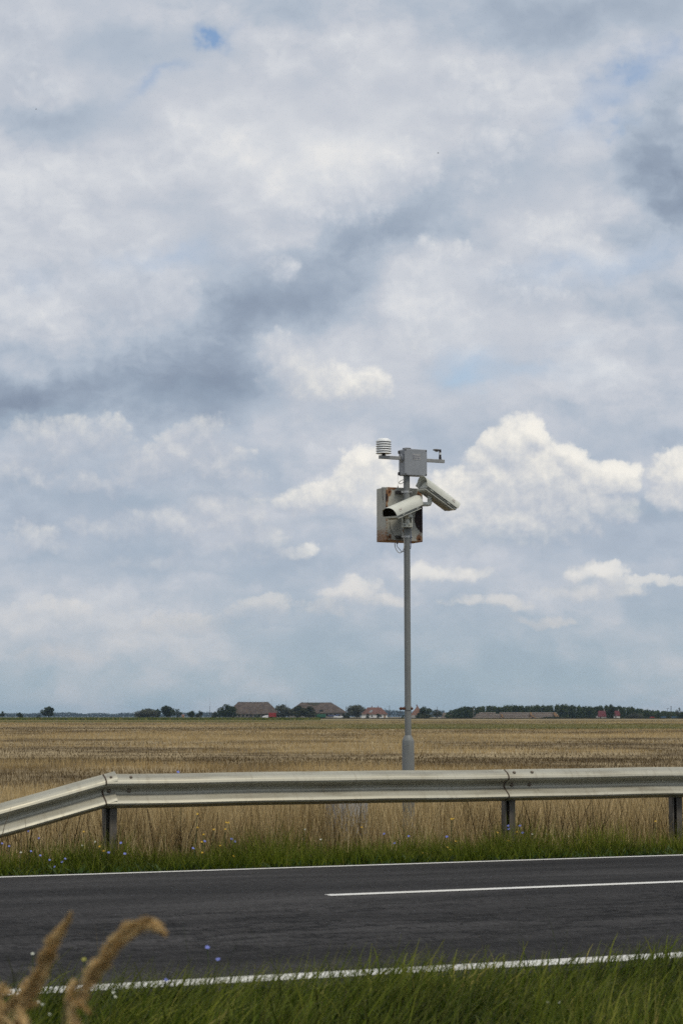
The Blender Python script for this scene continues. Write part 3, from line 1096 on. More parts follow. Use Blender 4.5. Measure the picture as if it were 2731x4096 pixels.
# ---- whip antenna on the cabinet
ac = on_plane(1590.5, 1951, fc + N * .06, N)
an = root('whip_antenna', ac, 'thin whip antenna on the cabinet top beside the pole', 'antenna')
MB().lathe([(.006, 0), (.005, .012), (.0025, .028), (.0001, .029)], (0, 0, -.004), 10).build('base', m_rust, an, smooth=40)
MB().tube([(0, 0, .02), (0.000, 0, .16)], .0013, 6).build('whip', m_zinc, an)

# ---- two cctv housings
m_cam, n = mat('camera_paint', (.62, .62, .56), .42, 0, .5)
f, _ = n.noise(obj_co(n), 6, 6, .62)
f2, _ = n.noise(n.v('MULTIPLY', obj_co(n), (2, 14, 4)), 6, 4, .6)
c_ = n.ramp(f, [(.3, (.55, .56, .485)), (.55, (.62, .625, .55)), (.75, (.66, .665, .60))])
n.put(n.b.inputs['Base Color'], n.mix(n.sstep(f2, .60, .78, 0, .35), c_, (.44, .43, .35)))
m_camdark = noisy('camera_tray', (.27, .27, .235), (.34, .335, .295), 20, .5)
m_glass, n = mat('dark_window', (.002, .002, .002), .25, 0, .08)
m_stick = noisy('sticker', (.55, .53, .47), (.60, .58, .52), 30, .5)
m_red = noisy('sticker_ink', (.13, .055, .045), (.18, .08, .06), 60, .6)


def shield_sec(k, w_=.094, h_=.098, drop=.030):
    """Arched cross-section, k points from one lower edge over the top to the other."""
    pts = []
    for i in range(k + 1):
        t_ = math.pi * i / k
        y = -math.cos(t_)
        z = math.sin(t_)
        y = math.copysign(abs(y) ** .80, y) * w_
        z = (z ** .82) * h_ - drop
        pts.append((y, z))
    return pts


def camera(c, fwd, label, face):
    fwd = fwd.normalized()
    lft = Vector((0, 0, 1)).cross(fwd).normalized()
    up = fwd.cross(lft)
    M_ = Matrix((fwd, lft, up)).transposed().to_4x4()
    o_ = empty('security_camera', c, label, 'security camera', 'camera housings on the pole')
    o_.rotation_euler = M_.to_euler()
    L = .53
    mb = MB()
    k = 22
    sec = shield_sec(k)
    V_, F_ = [], []
    stations = [(-L / 2, 0), (-L / 2 + .03, 0), (0, 0), (L / 2 - .03, 0), (L / 2, 0)]
    for side in (0, 1):
        for i, (xx, _) in enumerate(stations):
            for (y, z) in sec:
                sc_ = 1.0 if side == 0 else .965
                # the rear edge is raked forward towards the bottom, the front overhangs at the top
                rk = 0.0
                if i == 0:
                    rk = (.068 - z) * .55
                if i == len(stations) - 1:
                    rk = -(.068 - z) * .22
                V_.append((xx + rk, y * sc_, z * sc_ - (.0 if side == 0 else .001)))
    q = k + 1
    M2 = len(stations) * q
    for i in range(len(stations) - 1):
        for j in range(k):
            a = i * q + j
            F_.append((a, a + q, a + q + 1, a + 1))
            F_.append((M2 + a, M2 + a + 1, M2 + a + q + 1, M2 + a + q))
    for i in range(len(stations) - 1):
        for j in (0, k):
            a = i * q + j
            F_.append((a, M2 + a, M2 + a + q, a + q))
    for i in (0, len(stations) - 1):
        for j in range(k):
            a = i * q + j
            F_.append((a, a + 1, M2 + a + 1, M2 + a))
    sh_ = mb.add(V_, F_).build('sunshield', m_cam, o_, smooth=40)
    # body under it: rounded hood, two lipped trays
    b = MB()
    bs = [(-.068, -.032), (-.066, .0), (-.050, .030), (-.025, .044), (.025, .044), (.050, .030), (.066, .0), (.068, -.032)]
    xa, xb = -L / 2 + .075, L / 2 - .055
    V_ = [(xa, y, z) for y, z in bs] + [(xb, y, z) for y, z in bs]
    m_ = len(bs)
    F_ = [(i, i + 1, m_ + i + 1, m_ + i) for i in range(m_ - 1)] + [(m_ - 1, 0, m_, 2 * m_ - 1), tuple(reversed(range(m_))), tuple(range(m_, 2 * m_))]
    b.add(V_, F_).build('body', m_cam, o_, smooth=30, bevel=.003)
    MB().box((.004, 0, -.037), (L - .115, .158, .008)).build('upper_lip', m_cam, o_, bevel=.002)
    MB().box((.002, 0, -.051), (L - .120, .138, .020)).build('tray', m_camdark, o_, bevel=.003)
    MB().box((.002, 0, -.064), (L - .112, .152, .007)).build('lower_lip', m_cam, o_, bevel=.002)
    MB().box((.002, 0, -.072), (L - .135, .120, .010)).build('base_plate', m_camdark, o_, bevel=.003)
    # front window inside the mouth of the shield
    ws_ = [(y * .90, z * .90) for y, z in shield_sec(18)]
    V_ = [(L / 2 - .022, y, z) for y, z in ws_] + [(L / 2 - .040, y, z) for y, z in ws_]
    m_ = len(ws_)
    F_ = [tuple(reversed(range(m_))), tuple(range(m_, 2 * m_))] + [(i, i + 1, m_ + i + 1, m_ + i) for i in range(m_ - 1)] + [(m_ - 1, 0, m_, 2 * m_ - 1)]
    MB().add(V_, F_).build('front_window', m_glass, o_)
    MB().box((L / 2 - .040, 0, -.040), (.030, .156, .022)).build('front_lip', m_cam, o_, bevel=.003)
    for xx in (-.13, .12):
        for sd_ in (-1, 1):
            MB().box((xx, sd_ * .082, -.037), (.040, .010, .018)).build('latch', m_cam, o_, bevel=.002)
    # sticker with lettering low on the flank that faces the road
    i0, i1 = (2, 4)
    pa, pb = Vector((0, *sec[i0])), Vector((0, *sec[i1]))
    if face > 0:
        pa.y, pb.y = -pa.y, -pb.y
    mid = (pa + pb) / 2
    upv = (pb - pa).normalized()
    nrm = Vector((0, face, 0)) - upv * upv.y * face
    nrm.normalize()
    xax = upv.cross(nrm)
    Ms = Matrix((xax, upv, nrm)).transposed().to_4x4()
    Ms.translation = mid + Vector((L / 2 - .105, 0, 0)) + nrm * .0025
    st = MB().box((0, 0, 0), (.046, .030, .0016)).build('sticker', m_stick, o_)
    st.data.transform(Ms)
    me_ = text_mesh('AXIS', .0165)
    me_.transform(Ms @ Matrix.Translation((-.0195, -.006, .0012)))
    me_.materials.append(m_red)
    t_ = bpy.data.objects.new('lettering', me_)
    COL.objects.link(t_)
    t_.parent = st
    return o_, M_


c1 = at(1612, 2031, PY - .17)
ph, pt_ = rad(50), rad(19)
f1v = Vector((-math.cos(ph) * math.cos(pt_), -math.sin(ph) * math.cos(pt_), -math.sin(pt_)))
cam1, M1 = camera(c1, f1v, 'pale camera housing pointing down to the left with its dark window in view', 1)
c2 = at(1749, 1979, PY + .07)
ph, pt_ = rad(33), rad(29)
f2v = Vector((math.cos(ph) * math.cos(pt_), math.sin(ph) * math.cos(pt_), -math.sin(pt_)))
cam2, M2_ = camera(c2, f2v, 'pale camera housing seen from behind pointing down to the right', -1)


def world_part(mb, name, m, parent, loc, M_, smooth=40, bevel=0):
    o_ = mb.build(name, m, None, smooth=smooth, bevel=bevel)
    W_ = Matrix.Translation(loc) @ M_
    o_.data.transform(W_.inverted())
    o_.parent = parent
    return o_


# pole mount and knuckle of the first housing
pm_ = pole_at(2090)
mb = MB()
hb = 50 * PXM
RM = Matrix.Rotation(rad(4), 3, 'Z')
mb.box(pm_ + Vector((-.046, -.055, .006)), (.010, .085, hb), RM)
mb.box(pm_ + Vector((.048, -.055, .006)), (.010, .085, hb), RM)
mb.box(pm_ + Vector((0, -.022, .006)), (.088, .012, hb), RM)
mb.box(pm_ + Vector((0, -.088, -.036)), (.092, .012, .044), RM)
world_part(mb, 'pole_mount', m_cam, cam1, c1, M1, bevel=.002)
for dx_ in (-.026, .024):
    mb = MB().lathe([(.011, 0), (.011, .006), (.0001, .008)], pm_ + Vector((dx_, -.093, -.034)), 6, Matrix.Rotation(rad(90), 3, 'X'))
    world_part(mb, 'mount_bolt', m_camdark, cam1, c1, M1)
k1 = c1 + (M1.to_3x3() @ Vector((-.07, 0, -.074)))
mb = MB().tube([pm_ + Vector((0, -.06, -.01)), pm_ + Vector((0, -.062, .045)), k1 + Vector((0, 0, -.03)), k1 + Vector((0, 0, .012))], [.040, .038, .032, .030], 18)
world_part(mb, 'knuckle', m_cam, cam1, c1, M1)
# elbow bracket of the second housing
e0 = pole_at(2017) + Vector((0, -.0, 0))
e1 = at(1718, 2017, PY + .02)
e2 = at(1718.5, 1984, PY + .02)
mb = MB().tube([e0, e1 + Vector((-.022, 0, 0)), e1 + Vector((-.004, 0, .003)), e1 + Vector((0, 0, .018)), e1 + Vector((0, 0, .045))], [.0235, .0235, .024, .0245, .0250], 18)
world_part(mb, 'bracket_arm', m_cam, cam2, c2, M2_)
mb = MB().tube([e1 + Vector((0, 0, .047)), e2 + Vector((0, 0, -.010)), e2 + Vector((-.004, 0, .022)), e2 + Vector((-.006, 0, .05))], [.0255, .027, .032, .034], 18)
world_part(mb, 'knuckle', m_cam, cam2, c2, M2_)
mb = MB().tube([pole_at(2030), pole_at(2004)], rp + .010, 20)
world_part(mb, 'pole_collar', m_cam, cam2, c2, M2_)


# ---- loose cables
m_cg = noisy('grey_cable', (.10, .098, .095), (.14, .135, .13), 30, .6)
m_cl = noisy('pale_cable', (.36, .36, .33), (.44, .43, .40), 30, .6)
m_cbl = noisy('blue_cable', (.035, .075, .17), (.05, .10, .22), 30, .6)


def smooth_path(pts, k=7):
    pts = [Vector(p) for p in pts]
    out = []
    for i in range(len(pts) - 1):
        p0, p1, p2, p3 = pts[max(i - 1, 0)], pts[i], pts[i + 1], pts[min(i + 2, len(pts) - 1)]
        for j in range(k):
            t_ = j / k
            out.append(.5 * ((2 * p1) + (p2 - p0) * t_ + (2 * p0 - 5 * p1 + 4 * p2 - p3) * t_ ** 2 + (3 * p1 - p0 - 3 * p2 + p3) * t_ ** 3))
    out.append(pts[-1])
    return out


def cable(pp, r_, m_, label):
    pts = smooth_path([at(x, y, PY + d) for x, y, d in pp])
    o_ = MB().tube(pts, r_, 7).build('cable', m_, None, smooth=60, loc=pts[0])
    return tag(o_, label, 'cable', 'loose cables on the pole')


cable([(1557, 2088, -.34), (1560, 2110, -.22), (1567, 2130, -.12), (1579, 2147, -.10), (1586, 2165, -.09), (1588, 2185, -.08), (1600, 2200, -.05), (1607, 2208, -.03), (1614, 2205, -.03)],
      .0034, m_cg, 'dark cable drooping from the left camera housing past the cabinet')
cable([(1579, 2172, .09), (1579, 2184, .06), (1585, 2200, 0), (1596, 2211, -.02), (1606, 2208, -.04), (1614, 2196, -.05), (1616, 2178, -.05), (1613, 2150, -.06), (1607, 2125, -.07), (1605, 2100, -.07), (1611, 2085, -.08)],
      .0045, m_cl, 'pale cable looping from the cabinet bottom up to the pole mount')
cable([(1641, 2112, -.02), (1642.5, 2140, -.02), (1642.5, 2175, -.02), (1641, 2196, -.01)], .0036, m_cbl, 'short blue cable running down the right side of the pole')
cable([(1618, 1914, -.03), (1612, 1919, -.05), (1601, 1924, -.07), (1595.5, 1930, -.07), (1599, 1935, -.06), (1608, 1933, -.05), (1614, 1926, -.04), (1617, 1918, -.035)],
      .0042, m_cl, 'small loop of pale cable under the junction box')
cable([(1545, 2048, .13), (1541, 2036, .085), (1533, 2018, .08), (1530.5, 1995, .07), (1528, 1970, .065), (1526, 1953, .08), (1530, 1949, .13), (1545, 1951, .2)],
      .0030, m_cg, 'thin cable hanging over the top edge of the rusty cabinet')

# ---- something low and grey stands in the dry grass behind the rail
m_conc = noisy('weathered_concrete', (.30, .31, .33), (.40, .41, .42), 8, .9, 0, 6, .01)
bl = on_n(1385, 3330, 20.3)
blk = root('concrete_block', (bl.x, bl.y, -.1), 'low grey concrete block half hidden in dry grass left of the pole', 'block', None, ROAD)
MB().box((0, 0, .33), (.34, .34, .66)).build('shaft', m_conc, blk, bevel=.012)
MB().box((0, 0, .675), (.38, .38, .03)).build('cap', m_conc, blk, bevel=.008)

# ================================================================== grasses
def vnoise(x, y, seed=0):
    """Smooth value noise on arrays, 0..1."""
    xi, yi = np.floor(x).astype(np.int64), np.floor(y).astype(np.int64)
    fx, fy = x - xi, y - yi
    fx, fy = fx * fx * (3 - 2 * fx), fy * fy * (3 - 2 * fy)

    def h(a, b):
        k = (a * 374761393 + b * 668265263 + seed * 1442695041) & 0xffffffff
        k = ((k ^ (k >> 13)) * 1274126177) & 0xffffffff
        return ((k ^ (k >> 16)) & 0xffff) / 65535.0
    return (h(xi, yi) * (1 - fx) + h(xi + 1, yi) * fx) * (1 - fy) + (h(xi, yi + 1) * (1 - fx) + h(xi + 1, yi + 1) * fx) * fy


def blades(name, x, y, z, h, wd, lean, az, curl, m_, rnd, segs=3, tipw=0.12):
    """One mesh of grass blades: flat tapering ribbons that lean and curl over."""
    n_ = len(x)
    fa = rng.uniform(0, 2 * np.pi, n_)                       # facing of the ribbon
    sxv, syv = np.cos(fa), np.sin(fa)
    dx_, dy_ = np.cos(az), np.sin(az)
    co_, tt, rr = [], [], []
    for k in range(segs + 1):
        t_ = k / segs
        ang = lean + curl * t_
        # position along a bending stem
        off = h * (np.sin(lean + curl * t_ * .5) * t_)
        up = h * (np.cos(np.minimum(lean + curl * t_ * .5, 2.4)) * t_)
        wk = wd * (1 - t_ * (1 - tipw)) * .5 * (1.0 if k else .8)
        px_, py_, pz_ = x + dx_ * off, y + dy_ * off, z + up
        co_.append(np.stack([px_ - sxv * wk, py_ - syv * wk, pz_], 1))
        co_.append(np.stack([px_ + sxv * wk, py_ + syv * wk, pz_], 1))
        tt += [np.full(n_, t_)] * 2
        rr += [rnd] * 2
    nv_ = 2 * (segs + 1)
    co_ = np.stack(co_, 1).reshape(-1, 3)
    tt = np.stack(tt, 1).ravel()
    rr = np.stack(rr, 1).ravel()
    b_ = np.arange(n_)[:, None] * nv_
    quads = np.concatenate([b_ + np.array([[2 * k, 2 * k + 1, 2 * k + 3, 2 * k + 2]]) for k in range(segs)], 0)
    return np_mesh(name, co_, [quads], m_, {'rnd': rr, 'along': tt})


def leafy(name, stops, rough=.6, trans=.25, along=None, field=False, spec=.06):
    """Grass material: tone by blade, a paler tip, and some light let through."""
    m_, n_ = mat(name, stops[0][1], rough, 0, spec)
    a = n_.node('ShaderNodeAttribute', attribute_name='rnd').outputs['Fac']
    c_ = n_.ramp(a, stops)
    if along is not None:
        t_ = n_.node('ShaderNodeAttribute', attribute_name='along').outputs['Fac']
        c_ = n_.mix(n_.m('MULTIPLY', n_.sstep(t_, .35, 1.0), along[1]), c_, along[0])
    if field:
        p_ = n_.node('ShaderNodeNewGeometry').outputs['Position']
        f_, g_ = field_tone(n_, p_)
        c_ = n_.mix(n_.m('MULTIPLY', g_, .85), c_, n_.ramp(a, [(0, (.050, .060, .012)), (.6, (.125, .140, .030)), (1, (.24, .20, .08))]))
    n_.put(n_.b.inputs['Base Color'], c_)
    tr = n_.node('ShaderNodeBsdfTranslucent')
    n_.put(tr.inputs[0], c_)
    mx = n_.node('ShaderNodeMixShader')
    mx.inputs[0].default_value = trans
    n_.put(mx.inputs[1], n_.b.outputs[0])
    n_.put(mx.inputs[2], tr.outputs[0])
    out = [q for q in n_.t.nodes if q.type == 'OUTPUT_MATERIAL'][0]
    n_.put(out.inputs[0], mx.outputs[0])
    return m_


GREEN = [(0, (.007, .015, .001)), (.3, (.032, .060, .004)), (.6, (.098, .138, .011)), (.82, (.20, .212, .030)), (1.0, (.46, .37, .12))]
GREEN2 = [(0, (.016, .030, .002)), (.3, (.068, .102, .007)), (.6, (.155, .190, .016)), (.82, (.28, .255, .045)), (1.0, (.54, .43, .18))]
STRAW = [(0, (.10, .066, .028)), (.3, (.28, .200, .090)), (.62, (.53, .405, .205)), (1.0, (.74, .60, .34))]
m_gn = leafy('near_verge_grass', GREEN, .5, .25, ((.19, .185, .040), .45))
m_gf = leafy('far_verge_grass', GREEN2, .55, .25, ((.20, .19, .050), .45))
m_straw = leafy('dry_stalks', STRAW, .7, .25)
m_field = leafy('field_straw', [(0, (.040, .026, .012)), (.2, (.085, .058, .027)), (.4, (.20, .138, .058)), (.6, (.36, .260, .122)), (.8, (.49, .365, .180)), (1.0, (.62, .485, .26))], .75, .2, None, True)
m_herb = leafy('brown_herb', [(0, (.030, .019, .010)), (.5, (.065, .042, .020)), (1.0, (.12, .08, .038))], .8, .15)


def landv(n_):
    d = n_ - FAR_E
    far = -.015 - .05 * np.clip((d - 1.8) / 2.5, 0, 1)
    e = NEAR_E - n_
    near = -.02 - .06 * np.minimum(e, 9) - .02 * np.clip(e - 2, 0, 4)
    return np.where(n_ < NEAR_E, near, far)


def XY(s_, n_):
    return s_ * T.x + n_ * N.x, s_ * T.y + n_ * N.y


def sprout(name, s_, n_, h, wd, lean, curl, m_, rnd, az=None, segs=3, dz=0.0):
    x, y = XY(s_, n_)
    if az is None:
        az = rng.uniform(0, 2 * np.pi, len(s_))
    return blades(name, x, y, landv(n_) + dz, h, wd, lean, az, curl, m_, rnd, segs)


# ---- near verge
cnt = 44000
s_ = rng.uniform(-1.6, 7.6, cnt)
n_ = NEAR_E + .10 - np.abs(rng.uniform(0, 1, cnt)) ** 1.05 * 3.3
cl = vnoise(s_ * 3.2, n_ * 3.2, 3)
keep = rng.uniform(0, 1, cnt) < .35 + .9 * cl
s_, n_, cl = s_[keep], n_[keep], cl[keep]
edge = np.clip((NEAR_E - n_) / .5, 0, 1)
h = rng.uniform(.12, .33, len(s_)) * (.62 + .40 * edge) * (.6 + .8 * vnoise(s_ * 1.1, n_ * 1.1, 9))
az = np.where(rng.uniform(0, 1, len(s_)) < .75, ROAD + 2.4 * (vnoise(s_ * .8, n_ * .8, 8) - .5) + rng.normal(0.1, .5, len(s_)), rng.uniform(0, 6.28, len(s_)))
sprout('green_grass', s_, n_, h, rng.uniform(.004, .0075, len(s_)) + .008 * (rng.uniform(0, 1, len(s_)) < .22), rng.uniform(.05, .6, len(s_)), rng.uniform(.2, 1.7, len(s_)), m_gn,
       np.clip(rng.beta(1.1, 1.6, len(s_)) * .90 + .45 * (vnoise(s_ * 1.4, n_ * 1.4, 5) - .42), 0, 1), az, 4)
o = bpy.context.scene.objects['green_grass']
tag(o, 'long green grass of the near verge leaning over the white line', 'grass', kind='stuff')
# taller thin seed stalks along the near edge
cnt = 240
s_ = rng.uniform(-1.2, 7.0, cnt)
n_ = NEAR_E - rng.uniform(-.03, 1.6, cnt)
sprout('grass_stalks', s_, n_, rng.uniform(.22, .46, cnt), rng.uniform(.002, .0035, cnt), rng.uniform(.02, .35, cnt), rng.uniform(0, .5, cnt), leafy('stalk_tones', [(0, (.03, .05, .012)), (.6, (.07, .085, .025)), (1, (.22, .16, .07))], .7, .2),
       rng.uniform(0, 1, cnt), None, 4)
tag(bpy.context.scene.objects['grass_stalks'], 'thin upright grass stalks along the near road edge', 'grass', kind='stuff')

# ---- far verge, green
cnt = 66000
s_ = rng.uniform(-1.0, 18.0, cnt)
n_ = FAR_E + .0 + rng.uniform(0, 1, cnt) ** 1.0 * 1.85
keep = rng.uniform(0, 1, cnt) < np.clip(1.2 - (n_ - FAR_E - .55) * 1.05, .06, 1) * (.45 + .8 * vnoise(s_ * 2.4, n_ * 2.4, 12))
s_, n_ = s_[keep], n_[keep]
d = n_ - FAR_E
h = (rng.uniform(.05, .16, len(s_)) + .19 * np.clip(d / 1.0, 0, 1) * rng.uniform(.3, 1, len(s_))) * (.35 + 1.3 * vnoise(s_ * 1.9, n_ * 1.9, 21))
sprout('verge_grass', s_, n_, h, rng.uniform(.004, .009, len(s_)), rng.uniform(.02, .55, len(s_)), rng.uniform(.0, 1.1, len(s_)), m_gf,
       np.clip(rng.beta(1.3, 2.0, len(s_)) * .8 + .45 * (vnoise(s_ * .8, n_ * 1.2, 15) - .45) + .30 * np.clip(d - .6, 0, 1), 0, 1), None, 3)
tag(bpy.context.scene.objects['verge_grass'], 'green verge grass in front of the guardrail', 'grass', kind='stuff')
# broad leaves low at the edge
cnt = 2600
s_ = rng.uniform(-1.0, 18.0, cnt)
n_ = FAR_E + .05 + rng.uniform(0, 1, cnt) ** 1.8 * .9
sprout('verge_weeds', s_, n_, rng.uniform(.04, .12, cnt), rng.uniform(.018, .045, cnt), rng.uniform(.5, 1.1, cnt), rng.uniform(.1, .8, cnt),
       leafy('weed_leaf', [(0, (.022, .045, .010)), (.6, (.05, .085, .022)), (1, (.10, .14, .06))], .5, .2), rng.uniform(0, 1, cnt), None, 3)
tag(bpy.context.scene.objects['verge_weeds'], 'low broad leaved weeds at the far road edge', 'weeds', kind='stuff')

# ---- tall dry stalks under and behind the rail
cnt = 44000
s_ = rng.uniform(-2.0, 22.0, cnt)
n_ = FAR_E + .85 + rng.gamma(2.0, 1.1, cnt)
keep = (rng.uniform(0, 1, cnt) < .30 + 1.0 * vnoise(s_ * 1.6, n_ * .8, 31)) & (n_ < FAR_E + 7.5)
s_, n_ = s_[keep], n_[keep]
d = n_ - FAR_E
hmax = np.where(d < 1.5, .45, np.clip(.70 - .06 * (d - 2), .3, .7))
h = hmax * rng.uniform(.45, 1.0, len(s_)) * (.72 + .5 * vnoise(s_ * .7, n_ * .7, 33))
# nothing grows taller than the rail right behind it, apart from a few stalks
sprout('dry_grass', s_, n_, h, rng.uniform(.004, .0095, len(s_)), np.abs(rng.normal(.08, .13, len(s_))), rng.uniform(0, .6, len(s_)), m_straw,
       np.clip(rng.beta(1.2, 1.4, len(s_)) * .95 + .45 * (vnoise(s_ * 1.0, n_ * .6, 37) - .5), 0, 1), None, 3)
tag(bpy.context.scene.objects['dry_grass'], 'tall dry straw coloured grass under and behind the guardrail', 'grass', kind='stuff')
cnt = 110
s_ = rng.uniform(-1.0, 18, cnt)
n_ = FAR_E + rng.uniform(1.5, 4.5, cnt)
sprout('tall_stalks', s_, n_, rng.uniform(.75, 1.02, cnt), rng.uniform(.004, .007, cnt), np.abs(rng.normal(.05, .08, cnt)), rng.uniform(.1, .7, cnt), m_straw, rng.uniform(.5, 1, cnt), None, 5)
tag(bpy.context.scene.objects['tall_stalks'], 'single dry stalks that rise above the guardrail', 'grass', kind='stuff')
# dark seed heads and herb between them
cnt = 5200
s_ = rng.uniform(-1.5, 20.0, cnt)
n_ = FAR_E + rng.uniform(1.0, 6.0, cnt)
keep = vnoise(s_ * .9, n_ * .7, 41) > .52
s_, n_ = s_[keep], n_[keep]
sprout('brown_weeds', s_, n_, rng.uniform(.2, .62, len(s_)), rng.uniform(.008, .018, len(s_)), np.abs(rng.normal(.1, .2, len(s_))), rng.uniform(0, .5, len(s_)), m_herb, rng.uniform(0, 1, len(s_)), None, 3)
tag(bpy.context.scene.objects['brown_weeds'], 'dark brown withered weeds among the dry grass', 'weeds', kind='stuff')

# ---- the field: tufts that get coarser and sparser with distance
def field_patch(name, y0, y1, count, h0, h1, w0, w1, label, segs=2):
    u_ = rng.uniform(0, 1, count)
    yy = (y0 ** .35 + u_ * (y1 ** .35 - y0 ** .35)) ** (1 / .35)
    xx = rng.uniform(-1, 1, count) * (yy * .205 + 1.5)
    nn_ = xx * N.x + yy * N.y
    keep_ = nn_ > FAR_E + 4.6
    xx, yy, nn_ = xx[keep_], yy[keep_], nn_[keep_]
    c_ = len(xx)
    sc_ = np.clip((yy - y0) / (y1 - y0), 0, 1)
    wf = np.clip((yy - 90) / 160, 0, 1)
    pat = (.34 - .16 * wf) * vnoise(xx / 9 + 3, yy / 7, 51) + .12 * vnoise(xx / 2.6, yy / 3, 52) + .34 * vnoise(xx / 34, yy / 13 + .4, 53) + (.20 + .16 * wf) * vnoise(xx / 120, yy / 48 + .7, 54)
    pat = np.clip((pat - .40) / .20, 0, 1)
    pat = pat * pat * (3 - 2 * pat)
    h_ = (h0 + (h1 - h0) * rng.uniform(0, 1, c_)) * (.40 + .75 * pat)
    w_ = w0 + (w1 - w0) * sc_
    x0_, y0_ = xx, yy
    return blades(name, x0_, y0_, landv(nn_), h_, w_ * rng.uniform(.6, 1.4, c_), np.abs(rng.normal(.1, .18, c_)), rng.uniform(0, 6.28, c_), rng.uniform(0, .7, c_), m_field,
                  np.clip((rng.beta(2, 2, c_) - .5) * .42 + .18 + .62 * pat, 0, 1), segs)


o = field_patch('field_grass', 21, 70, 90000, .09, .30, .006, .014, '')
tag(o, 'pale dry meadow grass just beyond the guardrail', 'grass', kind='stuff')
o = field_patch('field_grass', 65, 260, 100000, .07, .26, .014, .05, '')
tag(o, 'pale and brown dry meadow grass in the middle distance', 'grass', kind='stuff')
o = field_patch('field_grass', 240, 800, 90000, .10, .30, .05, .14, '')
tag(o, 'pale dry meadow grass far out in the field', 'grass', kind='stuff')
# a belt of taller green growth in front of the farm
cnt = 42000
yy = rng.uniform(900, 1330, cnt)
xx = rng.uniform(-.19, -.010, cnt) * yy
keep = (rng.uniform(0, 1, cnt) < np.clip((.004 * yy - xx) / 60, 0, 1) + .10)
xx, yy = xx[keep], yy[keep]
zz = np.full(len(xx), -.065)
blades('green_belt', xx, yy, zz, rng.uniform(.45, 1.10, len(xx)) * (.6 + .6 * vnoise(xx * .02, yy * .01, 61)), rng.uniform(.5, 1.4, len(xx)), np.abs(rng.normal(.05, .2, len(xx))), rng.uniform(0, 6.28, len(xx)), rng.uniform(0, .5, len(xx)),
       leafy('green_belt_leaf', [(0, (.045, .065, .010)), (.5, (.10, .125, .024)), (.8, (.16, .17, .045)), (1, (.26, .21, .085))], .7, .2), rng.uniform(0, 1, len(xx)), 2)
tag(bpy.context.scene.objects['green_belt'], 'belt of tall green reeds at the far end of the field', 'reeds', kind='stuff')
# dark weedy bank in front of the farmyard and the wood
cnt = 20000
yy = rng.uniform(1380, 1470, cnt)
xx = rng.uniform(-.19, .19, cnt) * yy
blades('weedy_bank', xx, yy, np.full(cnt, -.065), rng.uniform(.2, .75, cnt), rng.uniform(.6, 1.8, cnt), np.abs(rng.normal(.05, .2, cnt)), rng.uniform(0, 6.28, cnt), rng.uniform(0, .5, cnt),
       leafy('weedy_bank_leaf', [(0, (.035, .028, .016)), (.5, (.065, .052, .028)), (1, (.10, .095, .04))], .8, .15), rng.uniform(0, 1, cnt), None or 2)
tag(bpy.context.scene.objects['weedy_bank'], 'low dark band of weeds along the edge of the farmyard', 'weeds', kind='stuff')

# ---- feathery reed plumes close to the camera
m_plume, n = mat('reed_plume', (.4, .28, .14), .8, 0, .2)
a = n.node('ShaderNodeAttribute', attribute_name='rnd').outputs['Fac']
c_ = n.ramp(a, [(0, (.40, .26, .11)), (.5, (.70, .50, .235)), (1, (.90, .72, .41))])
n.put(n.b.inputs['Base Color'], c_)
tr = n.node('ShaderNodeBsdfTranslucent')
n.put(tr.inputs[0], c_)
mx = n.node('ShaderNodeMixShader')
mx.inputs[0].default_value = .35
n.put(mx.inputs[1], n.b.outputs[0])
n.put(mx.inputs[2], tr.outputs[0])
n.put([q for q in n.t.nodes if q.type == 'OUTPUT_MATERIAL'][0].inputs[0], mx.outputs[0])
m_stem = noisy('reed_stem', (.20, .15, .07), (.30, .23, .11), 40, .7)


